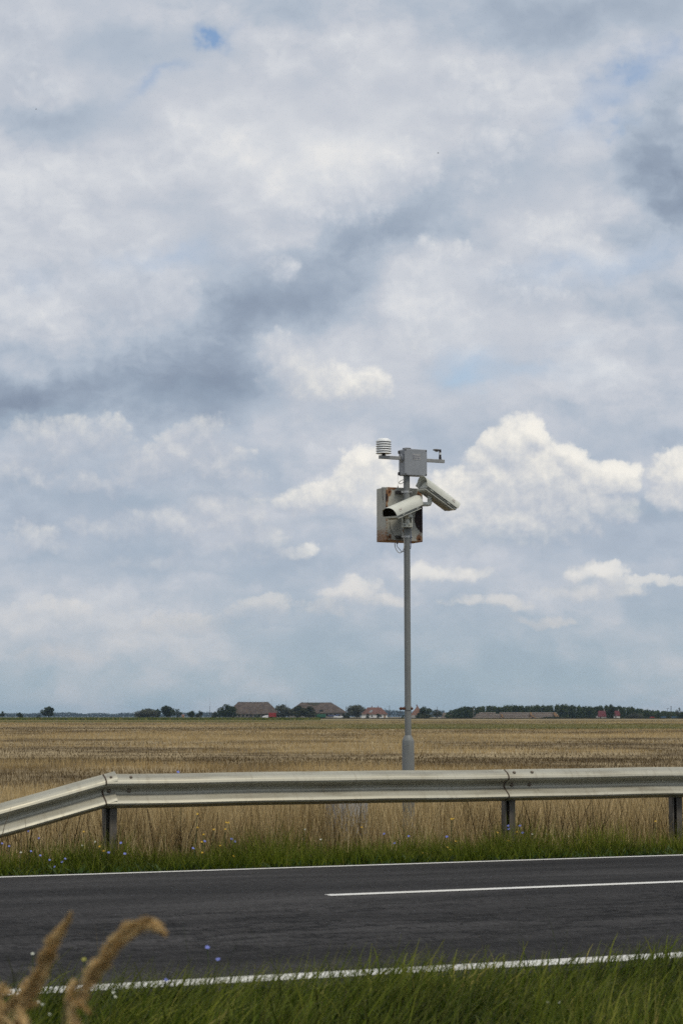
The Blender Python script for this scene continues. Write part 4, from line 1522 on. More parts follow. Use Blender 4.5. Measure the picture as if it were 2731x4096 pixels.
def plume(pts, dist_, width, label, droop_side):
    """A reed panicle: spikelet hairs in clumps along a bent stem that runs on down to the ground."""
    spine = [at(x, y, dist_ + i * .012) for i, (x, y) in enumerate(pts)]
    low = spine[-1]
    gz = -.02 - .06 * min(9, NEAR_E - low.dot(N)) - .08
    foot = Vector((low.x - .10, low.y + .02, gz - .03))
    path = smooth_path(spine + [low * .55 + foot * .45 + Vector((-.01, 0, .02)), foot], 10)
    st = MB().tube(path, [.0011 + .0016 * i / len(path) for i in range(len(path))], 7)
    r_ = st.build('reed', m_stem, None, smooth=60, loc=foot)
    tag(r_, label, 'reed', 'reeds close to the camera')
    nfe = (len(pts) - 1) * 10
    V_, Q_, A_ = [], [], []
    P_ = [np.array(p) for p in path[:nfe + 1]]
    L_ = len(P_)
    # side branches: each a small tapering tuft that leans towards the tip and hangs a little at its end
    nb = 54
    for bi in range(nb):
        u_ = .02 + .98 * ((bi + rng.uniform(-.3, .3)) / nb)
        u_ = min(max(u_, 0), .999)
        i = min(int(u_ * (L_ - 1)), L_ - 2)
        f_ = u_ * (L_ - 1) - i
        p = P_[i] * (1 - f_) + P_[i + 1] * f_
        d = P_[i] - P_[i + 1]
        d /= np.linalg.norm(d)
        a1 = np.cross(d, [0, 1, 0])
        a1 /= np.linalg.norm(a1)
        if a1[2] > 0:
            a1 = -a1                                           # the hanging side
        a2 = np.cross(d, a1)
        env = min(1, (.05 + u_ * 2.0)) * min(1, width / .0098)
        ph_ = rng.normal(0, .9) if bi % 3 else rng.uniform(0, 2 * math.pi)
        out = a1 * math.cos(ph_) + a2 * math.sin(ph_)
        bl = (.010 + .034 * env) * rng.uniform(.75, 1.25)
        spread = width * env * rng.uniform(.55, 1.15)
        tone = np.clip(rng.normal(.55, .16), .1, .95)
        for h_ in range(int(70 + 210 * env)):
            t_ = rng.uniform(0, 1) ** .8
            rr_ = (.0016 + .0036 * env) * math.sin(math.pi * min(1, .12 + t_ * .88)) ** .7
            jit = rng.normal(0, 1, 3) * rr_ * .6
            q = p + d * bl * t_ + out * spread * math.sin(t_ * 1.9) * .9 + np.array([0, 0, -1]) * (.010 * env * t_ * t_) + jit
            ln = rng.uniform(.004, .008) * (.5 + .5 * env)
            dv = d * .9 + out * (.35 + .3 * t_) + rng.normal(0, .22, 3)
            dv /= np.linalg.norm(dv)
            sd = np.cross(dv, rng.normal(0, 1, 3))
            sd = sd / np.linalg.norm(sd) * rng.uniform(.0006, .0014)
            b0 = len(V_)
            V_ += [q - sd, q + sd, q + dv * ln * .6 + sd * .8, q + dv * ln * .6 - sd * .8, q + dv * ln]
            Q_.append((b0, b0 + 1, b0 + 2, b0 + 3))
            Q_.append((b0 + 3, b0 + 2, b0 + 4, b0 + 4))
            A_ += [float(np.clip(tone + rng.normal(0, .14), 0, 1))] * 5
    V_ = np.array(V_) - np.array(foot)
    Qa = np.array([q for q in Q_ if len(set(q)) == 4])
    Ta = np.array([q[:3] for q in Q_ if len(set(q)) == 3])
    f_o = np_mesh('plume', V_, [Qa, Ta], m_plume, {'rnd': A_})
    f_o.parent = r_
    return r_


plume([(276, 3664), (252, 3708), (215, 3760), (180, 3830), (150, 3900), (115, 3975), (85, 4040), (60, 4130)], 3.6, .0098, 'straight feathery reed plume, the left one of the two tall plumes', 1.0)
plume([(652, 3724), (628, 3708), (592, 3698), (545, 3702), (490, 3738), (440, 3790), (385, 3870), (335, 3950), (290, 4030), (250, 4130)], 3.45, .0108, 'taller feathery reed plume that arches over to the right', 1.0)
plume([(62, 3990), (40, 4020), (10, 4055), (-30, 4095)], 3.5, .005, 'short reed plume cut off at the lower left corner', 1.0)

# ---- flowers
m_blue = noisy('chicory_petal', (.13, .16, .46), (.20, .23, .56), 60, .6)
m_yel = noisy('yellow_petal', (.50, .29, .01), (.60, .38, .02), 60, .6)
m_whi = noisy('white_petal', (.46, .48, .40), (.58, .60, .52), 60, .6)
m_fst = noisy('flower_stem', (.035, .055, .016), (.065, .085, .025), 60, .7)
m_cone = noisy('flower_middle', (.30, .26, .12), (.4, .33, .14), 60, .7)


def flower(name, px, py, n_, m_, size, label, group, petals=9, lean=None):
    p = on_n(px, py, n_)
    z0_ = float(landv(np.array([n_]))[0])
    p.z = max(p.z, z0_ + .06)
    foot = Vector((p.x + random.uniform(-.05, .05), p.y + random.uniform(-.03, .03), z0_ - .02))
    midp = (p + foot) / 2 + Vector((random.uniform(-.012, .012), 0, 0))
    st = MB().tube(smooth_path([foot, midp, p], 4), [.0024] * 9, 5)
    up = (Vector((random.uniform(-.5, .5), -.7, .75))).normalized()
    r_ = st.build(name, m_fst, None, smooth=60, loc=foot)
    tag(r_, label, 'flower', group)
    e1_ = up.orthogonal().normalized()
    e2_ = up.cross(e1_)
    mb_ = MB()
    for k in range(petals):
        t_ = 2 * math.pi * k / petals + random.uniform(-.1, .1)
        d_ = e1_ * math.cos(t_) + e2_ * math.sin(t_)
        s2 = up.cross(d_)
        c_ = p - foot
        r1 = size * random.uniform(.85, 1.1)
        wv = size * 2.4 / petals
        a_ = [c_ + d_ * size * .12 - s2 * wv * .3, c_ + d_ * size * .12 + s2 * wv * .3, c_ + d_ * r1 * .7 + s2 * wv + up * size * .18, c_ + d_ * r1 + up * size * .12, c_ + d_ * r1 * .7 - s2 * wv + up * size * .18]
        mb_.add(a_, [(0, 1, 2, 3, 4)])
    mb_.build('blossom', m_, r_)
    MB().lathe([(size * .28, 0), (size * .25, size * .10), (.0001, size * .15)], p - foot, 8, up.to_track_quat('Z', 'Y').to_matrix()).build('flower_middle', m_cone if m_ is not m_blue else m_blue, r_, smooth=60)
    return r_


def depth_n(py):
    return 17.45 if py > 3420 else 17.75 if py > 3385 else 18.05 if py > 3345 else 18.35


gl = 'blue flowers left of the left rail post'
for x, y in ((115, 3325), (157, 3353), (10, 3374), (38, 3385), (125, 3405), (163, 3422), (262, 3435), (250, 3448), (220, 3473), (200, 3440)):
    flower('chicory_flower', x, y, depth_n(y), m_blue, .0115, 'small pale blue flower in the verge below the sloping rail end', gl)
gm = 'blue flowers in the verge left of the pole'
for x, y in ((436, 3410), (484, 3372), (500, 3415), (773, 3393), (819, 3365), (927, 3356), (940, 3367), (1536, 3335), (1577, 3373)):
    flower('chicory_flower', x, y, depth_n(y), m_blue, .014, 'small pale blue flower in the verge between the left rail post and the pole', gm)
gr_ = 'blue flowers around the right rail post'
for x, y in ((1634, 3345), (1786, 3347), (2032, 3303), (2033, 3316), (2078, 3303), (2089, 3331)):
    flower('chicory_flower', x, y, depth_n(y), m_blue, .0155, 'pale blue flower in the verge between the pole and the splice post', gr_)
flower('chicory_flower', 713, 3088, 18.9, m_blue, .017, 'single blue flower peeping over the top edge of the guardrail', 'blue flowers above the rail')
gy = 'yellow flowers in the verge left of the pole'
for x, y in ((336, 3327), (400, 3386), (416, 3404), (790, 3256), (791, 3310), (856, 3318), (815, 3338), (905, 3290), (914, 3291), (902, 3317), (881, 3383), (808, 3368), (935, 3425), (810, 3410), (1446, 3309)):
    flower('yellow_flower', x, y, depth_n(y), m_yel, .0115, 'small yellow flower among the grass left of the pole', gy, 8)
gy2 = 'yellow flowers in the verge right of the pole'
for x, y in ((1812, 3275), (1804, 3276), (1988, 3330), (2066, 3328), (2031, 3363), (1822, 3365), (1790, 3390), (1800, 3400), (1690, 3412), (2620, 3285)):
    flower('yellow_flower', x, y, depth_n(y), m_yel, .0115, 'small yellow flower among the grass right of the pole', gy2, 8)
gw = 'white flowers in the far verge'
for x, y in ((1220, 3318), (1283, 3358), (2127, 3337), (2183, 3338), (2272, 3345), (382, 3367), (330, 3382), (85, 3410)):
    flower('white_flower', x, y, depth_n(y), m_whi, .0105, 'small white flower head in the grass before the guardrail', gw, 11)
flower('chicory_flower', 830, 3790, 9.35, m_blue, .0125, 'blue chicory flower standing highest against the asphalt', None)
flower('chicory_flower', 873, 3837, 9.35, m_blue, .012, 'blue chicory flower lower right of the highest one over the asphalt', None)
flower('chicory_flower', 665, 3920, 9.25, m_blue, .010, 'blue chicory flower just above the near white line', None)
flower('yellow_flower', 337, 3838, 6.0, noisy('green_bud', (.22, .22, .02), (.30, .29, .04), 60, .6), .008, 'yellow green flower bud between the two reed plumes', None, 8)
gw2 = 'white flower heads in the near verge'
for x, y in ((155, 4008), (172, 4018), (200, 4057), (462, 3987), (25, 3972), (132, 3815), (455, 3970), (2190, 4010), (2237, 4010)):
    flower('white_flower', x, y, 8.6 if y > 3900 else 8.9, m_whi, .0085, 'white flower head among the near green grass', gw2, 11)

# ================================================================== the far side of the plain
DF = 1500.0
MPP = DF / FPX                                            # metres per photo pixel at the farm
GZ = -.065


def leaf_tone(name, stops, rough=.7, trans=.15):
    return leafy(name, stops, rough, trans, None, False, .15)


m_oak = leaf_tone('dark_foliage', [(0, (.010, .018, .005)), (.5, (.028, .043, .012)), (.85, (.055, .074, .022)), (1, (.09, .10, .036))])
m_bush = leaf_tone('olive_foliage', [(0, (.020, .026, .011)), (.5, (.045, .052, .022)), (1, (.085, .088, .040))])
m_wil = leaf_tone('grey_willow_foliage', [(0, (.035, .042, .026)), (.5, (.085, .092, .060)), (1, (.16, .165, .115))])
m_wood = leaf_tone('wood_foliage', [(0, (.012, .022, .006)), (.5, (.036, .056, .015)), (.85, (.070, .092, .028)), (1, (.11, .12, .045))])
m_trunk = noisy('bark', (.035, .028, .022), (.06, .05, .04), 2, .9)


def crown_pts(lobes_, per, size):
    """Leaf clumps as small tilted quads spread through lobes (x, y, z, rx, ry, rz)."""
    Vl, Al = [], []
    for (x, y, z, rx, ry, rz) in lobes_:
        c = max(20, int(per * (rx * rz)))
        d = rng.normal(0, 1, (c, 3))
        d /= np.linalg.norm(d, axis=1)[:, None]
        r = rng.uniform(.25, 1.0, c) ** .45
        r *= .82 + .36 * rng.uniform(0, 1, c) * (rng.uniform(0, 1, c) < .5)
        p = np.array([x, y, z]) + d * r[:, None] * np.array([rx, ry, rz])
        nrm = d + rng.normal(0, .7, (c, 3))
        nrm /= np.linalg.norm(nrm, axis=1)[:, None]
        a = np.cross(nrm, rng.normal(0, 1, (c, 3)))
        a /= np.linalg.norm(a, axis=1)[:, None]
        b = np.cross(nrm, a)
        s1 = size * rng.uniform(.5, 1.3, c)[:, None]
        s2 = size * rng.uniform(.4, 1.0, c)[:, None]
        Vl.append(np.stack([p - a * s1, p - b * s2 * .8, p + a * s1, p + b * s2], 1).reshape(-1, 3))
        Al.append(np.repeat(np.clip(rng.beta(2, 2, c) + rng.normal(0, .06), 0, 1), 4))
    V_ = np.concatenate(Vl)
    return V_, np.concatenate(Al)


def tree(name, px, py_top, py_bot, wpx, m_, label, group=None, y=DF, trunk=.18, lob=9, seed=1, cat='tree', density=32, size=.45, shape='round'):
    """A tree or bush from its outline on the plain: trunk and limbs under a clumped crown."""
    r = random.Random(seed)
    k = y / FPX
    W_, H_ = wpx * k, (py_bot - py_top) * k
    b = at(px, py_bot, y)
    loc = Vector((b.x, b.y, GZ))
    H_ = at(px, py_top, y).z - GZ
    o_ = empty(name, loc, label, cat, group)
    ls = []
    for i in range(lob):
        t_ = (i + .5) / lob
        zz = trunk + (1 - trunk) * (.18 + .66 * r.random())
        prof_ = math.sin(min(1, (zz - trunk * .4) / (1 - trunk * .4)) * math.pi) ** .55
        if shape == 'tall':
            prof_ = .9 - .55 * zz
        xx = (r.random() * 2 - 1) * .5 * W_ * .72
        if shape == 'round':
            cap_ = math.sqrt(max(.05, 1 - (abs(xx) / (.5 * W_)) ** 2))
            zz = trunk + .10 + (max(.12, .86 * cap_ - trunk - .10)) * (.15 + .85 * r.random() ** .7)
        yy = (r.random() * 2 - 1) * .5 * W_ * .6 * prof_
        rr = W_ * (.15 + .11 * r.random())
        ls.append((xx, yy, zz * H_, rr * 1.15, rr, min(rr * .95, H_ * .24)))
    top = (r.uniform(-.12, .12) * W_, 0, H_ * .86, W_ * .16, W_ * .16, H_ * .14)
    ls.append(top)
    ls.append((0, 0, H_ * (.30 + trunk * .6), W_ * .34, W_ * .3, H_ * .24))
    V_, A_ = crown_pts(ls, density, size)
    V_[:, 2] = np.maximum(V_[:, 2], .05)
    cr = np_mesh('crown', V_, [np.arange(len(V_)).reshape(-1, 4)], m_, {'rnd': A_})
    cr.parent = o_
    mb = MB()
    tr_ = max(.10, W_ * .028)
    mb.tube([(0, 0, -.3), (.03 * W_, 0, H_ * .30), (0, .02 * W_, H_ * .62)], [tr_ * 1.25, tr_, tr_ * .5], 7)
    for (xx, yy, zz, *_r) in ls[:5]:
        mb.tube([(.02 * W_, 0, H_ * .22), (xx * .55, yy * .55, zz * .72), (xx * .9, yy * .9, zz)], [tr_ * .6, tr_ * .35, tr_ * .14], 5)
    mb.build('trunk', m_trunk, o_, smooth=60)
    return o_


tree('round_tree', 12, 2844, 2868, 22, m_oak, 'tiny dark tree at the far left edge of the plain', None, DF, .2, 7, 11)
tree('bush', 84, 2849, 2876, 32, m_oak, 'low dark round bush near the left edge', None, DF - 60, .02, 9, 12, 'bush')
tree('bush', 157, 2860, 2870, 18, m_oak, 'smallest dark bush left of the lone round tree', None, DF, .02, 6, 13, 'bush', 40, .3)
tree('round_tree', 195, 2824, 2868, 58, m_oak, 'lone round dark tree standing at the left of the plain', None, DF, .12, 14, 14)
tree('willow_bush', 588, 2833, 2873, 84, m_wil, 'pale grey green willow bush left of the dark trees', None, DF - 30, .02, 16, 15, 'bush')
tree('round_tree', 630, 2834, 2870, 34, m_oak, 'lower dark tree squeezed behind the pale willow bush', None, DF + 12, .05, 8, 116)
tree('round_tree', 672, 2821, 2870, 64, m_oak, 'broad dark tree right of the pale willow bush', None, DF, .05, 14, 16)
tree('narrow_tree', 713, 2833, 2873, 28, m_oak, 'narrow dark tree beside the broad dark tree', None, DF - 20, .02, 9, 17, 'tree', 30, .36, 'tall')
tree('bush', 768, 2842, 2868, 38, m_oak, 'left one of the paired dark bushes near the mast', None, DF, .08, 8, 18, 'bush')
tree('bush', 797, 2842, 2868, 36, m_bush, 'right one of the paired dark bushes near the mast', None, DF, .08, 8, 19, 'bush')
tree('round_tree', 903, 2816, 2869, 78, m_oak, 'dark green tree covering the left end of the first thatched barn', None, DF - 25, .04, 15, 20)
tree('willow_bush', 858, 2846, 2868, 32, m_wil, 'small grey bush left of the tree at the first barn', None, DF - 20, .04, 7, 21, 'bush')
tree('willow_tree', 1133, 2815, 2872, 72, m_wil, 'grey leaved tree between the two thatched barns', None, DF - 40, .03, 14, 22)
tree('willow_tree', 1192, 2821, 2874, 64, m_bush, 'olive tree at the left foot of the second barn', None, DF - 45, .03, 12, 23)
tree('willow_tree', 1236, 2825, 2874, 60, m_bush, 'second olive tree in front of the damaged roof', None, DF - 42, .03, 11, 24)
tree('bush', 1030, 2858, 2868, 24, m_oak, 'tiny dark bush under the eaves of the first barn', None, DF - 30, .02, 6, 25, 'bush', 40, .3)
tree('bush', 1386, 2850, 2874, 30, m_oak, 'small dark bush between second barn and willow', None, DF - 35, .02, 8, 26, 'bush')
tree('willow_tree', 1426, 2819, 2880, 76, m_wil, 'grey willow tree left of the red roofed house', None, DF - 55, .03, 16, 27)
tree('bush', 1472, 2854, 2872, 22, m_oak, 'dark bush at the left end of the white house wall', None, DF - 30, .02, 7, 28, 'bush', 40, .3)
tree('bush', 1512, 2855, 2872, 25, m_oak, 'dark bush in front of the middle of the white house wall', None, DF - 30, .02, 7, 29, 'bush', 40, .3)
tree('bush', 1611, 2860, 2872, 18, m_oak, 'low dark bush just left of the pole', None, DF - 20, .02, 6, 30, 'bush', 40, .3)
tree('round_tree', 1700, 2824, 2876, 54, m_oak, 'dark tree right of the orange gable', None, DF - 20, .04, 11, 31)
tree('bush', 1675, 2848, 2876, 34, m_oak, 'dark bush in front of the orange gable', None, DF - 28, .02, 8, 131, 'bush')
tree('bush', 1703, 2852, 2880, 56, m_bush, 'rounded olive bush in front of the dark tree by the orange gable', None, DF - 45, .02, 11, 32, 'bush')
tree('round_tree', 1744, 2836, 2870, 46, m_bush, 'thin tree beside a utility pole right of the orange gable', None, DF + 10, .08, 8, 33, 'tree', 16)

# ---- the wood on the right: one mass of crowns, with a few trees that stand out
tops = [(1790, 2850), (1815, 2838), (1840, 2829), (1870, 2826), (1910, 2828), (1955, 2824), (2000, 2827), (2050, 2821), (2100, 2826), (2145, 2821), (2190, 2823), (2240, 2819), (2285, 2822),
        (2330, 2826), (2380, 2827), (2420, 2822), (2460, 2826), (2510, 2828), (2560, 2836), (2600, 2842), (2640, 2844), (2690, 2848), (2740, 2852), (2800, 2850)]


def top_at(x):
    for (a, ya), (b, yb) in zip(tops[:-1], tops[1:]):
        if a <= x <= b:
            return ya + (yb - ya) * (x - a) / (b - a)
    return tops[-1][1]


ls = []
x = 1796
while x < 2800:
    for rowi in range(3):
        y = DF + 70 + 30 * rowi + random.uniform(-8, 8)
        k = y / FPX
        xx = x + random.uniform(-7, 7)
        tp = at(xx, top_at(min(xx, 2799)) + random.uniform(-1.5, 4.5) - 1.5 * rowi, y)
        hh = tp.z - GZ
        w_ = random.uniform(12, 22) * k
        ls.append((tp.x, y, hh * .76, w_ * .55, w_ * .6, hh * .26))
        ls.append((tp.x + random.uniform(-1, 1), y - 2, hh * .45, w_ * .62, w_ * .6, hh * .30))
        ls.append((tp.x, y - 3, hh * .18, w_ * .65, w_ * .6, hh * .2))
    x += random.uniform(9, 14)
V_, A_ = crown_pts(ls, 24, .55)
V_[:, 2] = np.maximum(V_[:, 2] + GZ, GZ + .05)
o = np_mesh('wood', V_, [np.arange(len(V_)).reshape(-1, 4)], m_wood, {'rnd': A_})
tag(o, 'dark green wood closing the plain on the right behind the straw stack', 'wood', kind='stuff')
tree('round_tree', 2440, 2815, 2875, 46, m_oak, 'dark tree splitting the view of the white house with red roof', None, DF - 15, .04, 13, 41)
tree('willow_bush', 2542, 2850, 2874, 66, m_wil, 'wide grey willow bush in front of the wood at the right', None, DF - 10, .02, 14, 42, 'bush')
tree('bush', 2503, 2860, 2874, 24, m_bush, 'low olive bush right of the white house', None, DF - 14, .02, 6, 43, 'bush', 40, .3)
tree('willow_tree', 2713, 2830, 2860, 30, m_wil, 'thin pale crown rising over the wood at the far right', None, DF + 50, .25, 7, 44, 'tree', 12)
tree('round_tree', 2722, 2846, 2872, 40, m_oak, 'dark tree in front of the blue fence at the far right', None, DF - 5, .03, 8, 45)
tree('reed_clump', 2210, 2866, 2884, 90, m_bush, 'patch of green reeds below the right end of the straw stack', None, DF - 90, .02, 12, 46, 'reeds', 30, .4)

# ---- far woods along the horizon, six kilometres out
DH = 6000.0
ls = []
for x in range(-250, 3000, 7):
    y = DH + random.uniform(-60, 60)
    hpx = 2850.5 + 2.2 * math.sin(x * .021) + 1.4 * math.sin(x * .057 + 1) + random.uniform(-1.2, 1.2)
    if 1390 < x < 1780:
        hpx = 2839 + 5 * math.sin(x * .016) + random.uniform(-1.5, 1.5)
    elif 440 < x < 560:
        hpx += 3
    tp = at(x, hpx, y)
    hh = tp.z - GZ
    ls.append((tp.x, y, hh * .58, 5.2, 6, hh * .44))
    ls.append((tp.x + 2, y - 5, hh * .25, 4.6, 6, hh * .28))
V_, A_ = crown_pts(ls, 2.6, 1.6)
V_[:, 2] = np.maximum(V_[:, 2] + GZ, GZ + .1)
m_farw = leaf_tone('horizon_foliage', [(0, (.018, .030, .016)), (1, (.05, .06, .03))])
o = np_mesh('horizon_woods', V_, [np.arange(len(V_)).reshape(-1, 4)], m_farw, {'rnd': A_})
tag(o, 'blue woods in the haze along the horizon', 'woods', kind='stuff')

# ---- thatched barns
m_thatch, n = mat('thatch', (.12, .1, .085), .95, 0, .1)
co = obj_co(n)
f, _ = n.noise(n.v('MULTIPLY', co, (.35, .35, .6)), 1.0, 6, .65)
f2, _ = n.noise(n.v('MULTIPLY', co, (2.2, 2.2, .5)), 1.0, 4, .6)
n.put(n.b.inputs['Base Color'], n.ramp(n.m('MULTIPLY_ADD', f2, .45, n.m('MULTIPLY', f, .6)), [(.36, (.058, .047, .041)), (.52, (.102, .082, .070)), (.68, (.160, .130, .104))]))
bump(n, f2, .25, .8)
m_barnwall = noisy('barn_wall', (.20, .185, .165), (.32, .30, .27), .6, .9)
m_void = noisy('dark_opening', (.014, .012, .011), (.024, .021, .02), 2, .9)
m_timber = noisy('old_timber', (.05, .042, .035), (.09, .076, .06), 3, .9)
m_hole = noisy('dark_roof_hole', (.030, .034, .022), (.06, .06, .04), 1.5, .9)  # dark tone of the slab laid over the thatch for the hole


def hip_roof(L_, Wd, zl, zr, rl, sag=.25, over=0.0, seg=14):
    """Hipped roof shell, ridge rl long, eaves L_ x Wd, softly sagging edges."""
    mb = MB()
    rows = 6
    V_, F_ = [], []
    rings = []
    for j in range(rows + 1):
        t_ = j / rows
        z = zl + (zr - zl) * (t_ ** .92)
        hx = (L_ / 2) * (1 - t_) + (rl / 2) * t_
        hy = (Wd / 2) * (1 - t_) + .25 * t_
        ring = []
        for k in range(seg):
            ring.append((-hx + 2 * hx * k / seg, -hy))
        for k in range(4):
            ring.append((hx, -hy + 2 * hy * k / 4))
        for k in range(seg):
            ring.append((hx - 2 * hx * k / seg, hy))
        for k in range(4):
            ring.append((-hx, hy - 2 * hy * k / 4))
        m_ = len(ring)
        for (x, y) in ring:
            V_.append((x + random.uniform(-.12, .12), y + random.uniform(-.12, .12), z + random.uniform(-.13, .13) - sag * math.cos(x / L_ * 9) * (1 - t_) * .5))
        rings.append(m_)
    m_ = rings[0]
    for j in range(rows):
        for k in range(m_):
            k2 = (k + 1) % m_
            F_.append((j * m_ + k, j * m_ + k2, (j + 1) * m_ + k2, (j + 1) * m_ + k))
    F_.append(tuple(range(rows * m_, rows * m_ + m_)))
    F_.append(tuple(reversed(range(m_))))
    return mb.add(V_, F_)


def barn(x0, x1, r0, r1, y_eave, y_ridge, y_bot, yd, label, hole=None, posts=()):
    c = at((x0 + x1) / 2, y_bot, yd)
    k = yd / FPX
    o_ = empty('thatched_barn', (c.x, yd + 6, GZ), label, 'barn', 'thatched barns of the farm')
    Lr, rl = (x1 - x0) * k, (r1 - r0) * k
    ze, zr = at(0, y_eave, yd).z - GZ, at(0, y_ridge, yd + 6).z - GZ
    shift = ((r0 + r1) / 2 - (x0 + x1) / 2) * k
    rf = hip_roof(Lr, 13.0, ze, zr, rl)
    rf.v = [(x + shift * (z - ze) / (zr - ze), y, z) for x, y, z in rf.v]
    roof_o = rf.build('roof', m_thatch, o_, smooth=25)
    mb = MB()
    mb.box((0, 0, (ze + .4) / 2), (Lr - 3.2, 10.4, ze + .4))
    wall_o = mb.build('wall', m_barnwall, o_)
    nwin = int(Lr / 3.0)
    for i in range(nwin):
        x = -Lr / 2 + 3 + (Lr - 6) * i / (nwin - 1)
        MB().box((x, -5.22, ze * .62), (1.3, .12, ze * .38)).build('window', m_void, wall_o)
    for i in range(int(rl / 1.9)):
        x = -rl / 2 + rl * (i + .5) / int(rl / 1.9) + shift
        tilt = random.uniform(-.25, .25)
        MB().tube([(x, random.uniform(-.3, .3), zr - .2), (x + tilt, -.2, zr + random.uniform(.5, .95))], .04, 5).build('ridge_stick', m_timber, roof_o)
    MB().tube([(-rl / 2 + shift, 0, zr + .02), (0 + shift, 0, zr - .06), (rl / 2 + shift, 0, zr + .02)], .22, 8).build('ridge', m_timber, roof_o, smooth=60)
    if hole:
        hx0, hx1, hy = ((h_ - (x0 + x1) / 2) * k for h_ in hole[:2] + (hole[1],))
        zt_ = zr - .12
        zb = at(0, hole[2], yd + 4).z - GZ
        sl = (6.5 - .25) / (zr - ze)

        def on(x, z):
            return (x, -(.25 + (zr - z) * sl) - .34, z)
        V_ = [on(hx0, zt_), on(hx1, zt_), on(hx1 - (hx1 - hx0) * .18, zb + .9), on(hx0 + (hx1 - hx0) * .62, zb), on(hx0 + (hx1 - hx0) * .45, zb + .1), on(hx0 + (hx1 - hx0) * .30, zb + .9), on(hx0 + (hx1 - hx0) * .02, zb + 1.3)]
        MB().add(V_ + [(x, y + .5, z) for x, y, z in V_], [tuple(range(7)), tuple(reversed(range(7, 14)))] + [(i, (i + 1) % 7 + 0, (i + 1) % 7 + 7, i + 7) for i in range(7)]).build('roof_gap', m_hole, roof_o)
    return o_


barn(908, 1116, 950, 1072, 2855.5, 2809, 2868, DF, 'long thatched barn with a whole roof, left of the two')
barn(1150, 1388, 1203, 1325, 2852, 2811, 2868, DF + 8, 'thatched barn with a gap in its roof ridge, right of the two', (1231, 1281, 2823))


def stick(name, px, y0, y1, yd, r_, label, cat, group=None, cross=(), m_=None):
    a, b = at(px, y1, yd), at(px, y0, yd)
    loc = Vector((a.x, a.y, GZ))
    mb = MB().tube([(0, 0, -.4), (0, 0, (b.z - GZ) * .6), (b.x - a.x, 0, b.z - GZ)], [r_ * 1.25, r_ * 1.1, r_ * .8], 8)
    if not cross:
        o_ = mb.build(name, m_ or m_timber, None, smooth=60)
        o_.location = loc
        return tag(o_, label, cat, group)
    o_ = empty(name, loc, label, cat, group)
    mb.build('pole', m_ or m_timber, o_, smooth=60)
    for (f_, ln) in cross:
        MB().box((0, -.05, (b.z - GZ) * f_), (ln, .14, .16)).build('crossarm', m_timber, o_)
    return o_


# masts and poles
mo = empty('radio_mast', (at(839, 2868, DF).x, DF, GZ), 'thin two stage radio mast left of the first barn', 'mast')
MB().tube([(0, 0, 0), (.12, 0, 8.6)], [.16, .12], 8).build('lower_pole', m_timber, mo, smooth=60)
MB().tube([(.12, 0, 8.5), (.25, 0, at(840, 2790, DF).z - GZ)], [.045, .03], 6).build('whip', m_timber, mo, smooth=60)
for px_, y0_, lb in ((1087, 2791, 'thin bare pole at the right end of the first barn'), (1145, 2791, 'thin bare pole behind the grey leaved tree'), (998, 2790, 'thin bare pole behind the first barn ridge'), (1232, 2792, 'thin bare pole behind the second barn ridge')):
    stick('flag_pole', px_, y0_, 2868, DF + 14, .05, lb, 'pole')
stick('utility_pole', 1384, 2825, 2868, DF + 5, .20, 'short utility pole right of the second barn', 'utility pole')
stick('utility_pole', 1557, 2821, 2870, DF - 20, .15, 'tall utility pole right of the red roofed house', 'utility pole')
stick('utility_pole', 1748, 2826, 2872, DF - 20, .15, 'utility pole in front of the thin tree', 'utility pole')
stick('utility_pole', 1893, 2828, 2866, DF + 20, .13, 'pale pole at the left end of the wood', 'utility pole', None, (), m_barnwall)
stick('utility_pole', 2682, 2824, 2872, DF + 30, .18, 'tall utility pole above the wood at the far right', 'utility pole', None, ((.96, 1.3), (.86, 1.1), (.75, .9)))
stick('utility_pole', 2668, 2833, 2872, DF + 120, .12, 'lower utility pole with crossarm left of the tall one', 'utility pole', None, ((.98, 2.6),))
stick('lamp_post', 1023, 2833, 2868, DF - 12, .07, 'slim post in front of the first barn', 'post')
sw = empty('well_sweep', (at(1597, 2870, DF).x, DF, GZ), 'well sweep, its long beam balanced on a post', 'well sweep')
hp = at(0, 2847, DF).z - GZ
MB().tube([(0, 0, -.3), (0, 0, hp)], [.20, .16], 8).build('post', m_timber, sw, smooth=60)
MB().tube([(-2.7, 0, hp + 1.0), (0, 0, hp - .1), (2.2, 0, hp - 1.05)], [.07, .11, .14], 8).build('beam', m_timber, sw, smooth=60)

# ---- houses
m_rt = noisy('red_tile', (.110, .055, .043), (.170, .085, .065), .8, .85, 0, 6)
m_ot = noisy('orange_tile', (.15, .078, .054), (.21, .115, .082), .8, .85, 0, 6)
m_rr = noisy('crimson_tile', (.085, .016, .020), (.12, .024, .028), .8, .8, 0, 5)
m_ww = noisy('white_wall', (.62, .62, .60), (.74, .74, .72), .7, .85)
m_gw = noisy('grey_wall', (.25, .24, .23), (.36, .35, .33), .7, .85)
m_brown = noisy('brown_door', (.20, .12, .05), (.28, .17, .08), 2, .7)
m_pan = noisy('solar_glass', (.16, .17, .17), (.22, .23, .23), 2, .25)


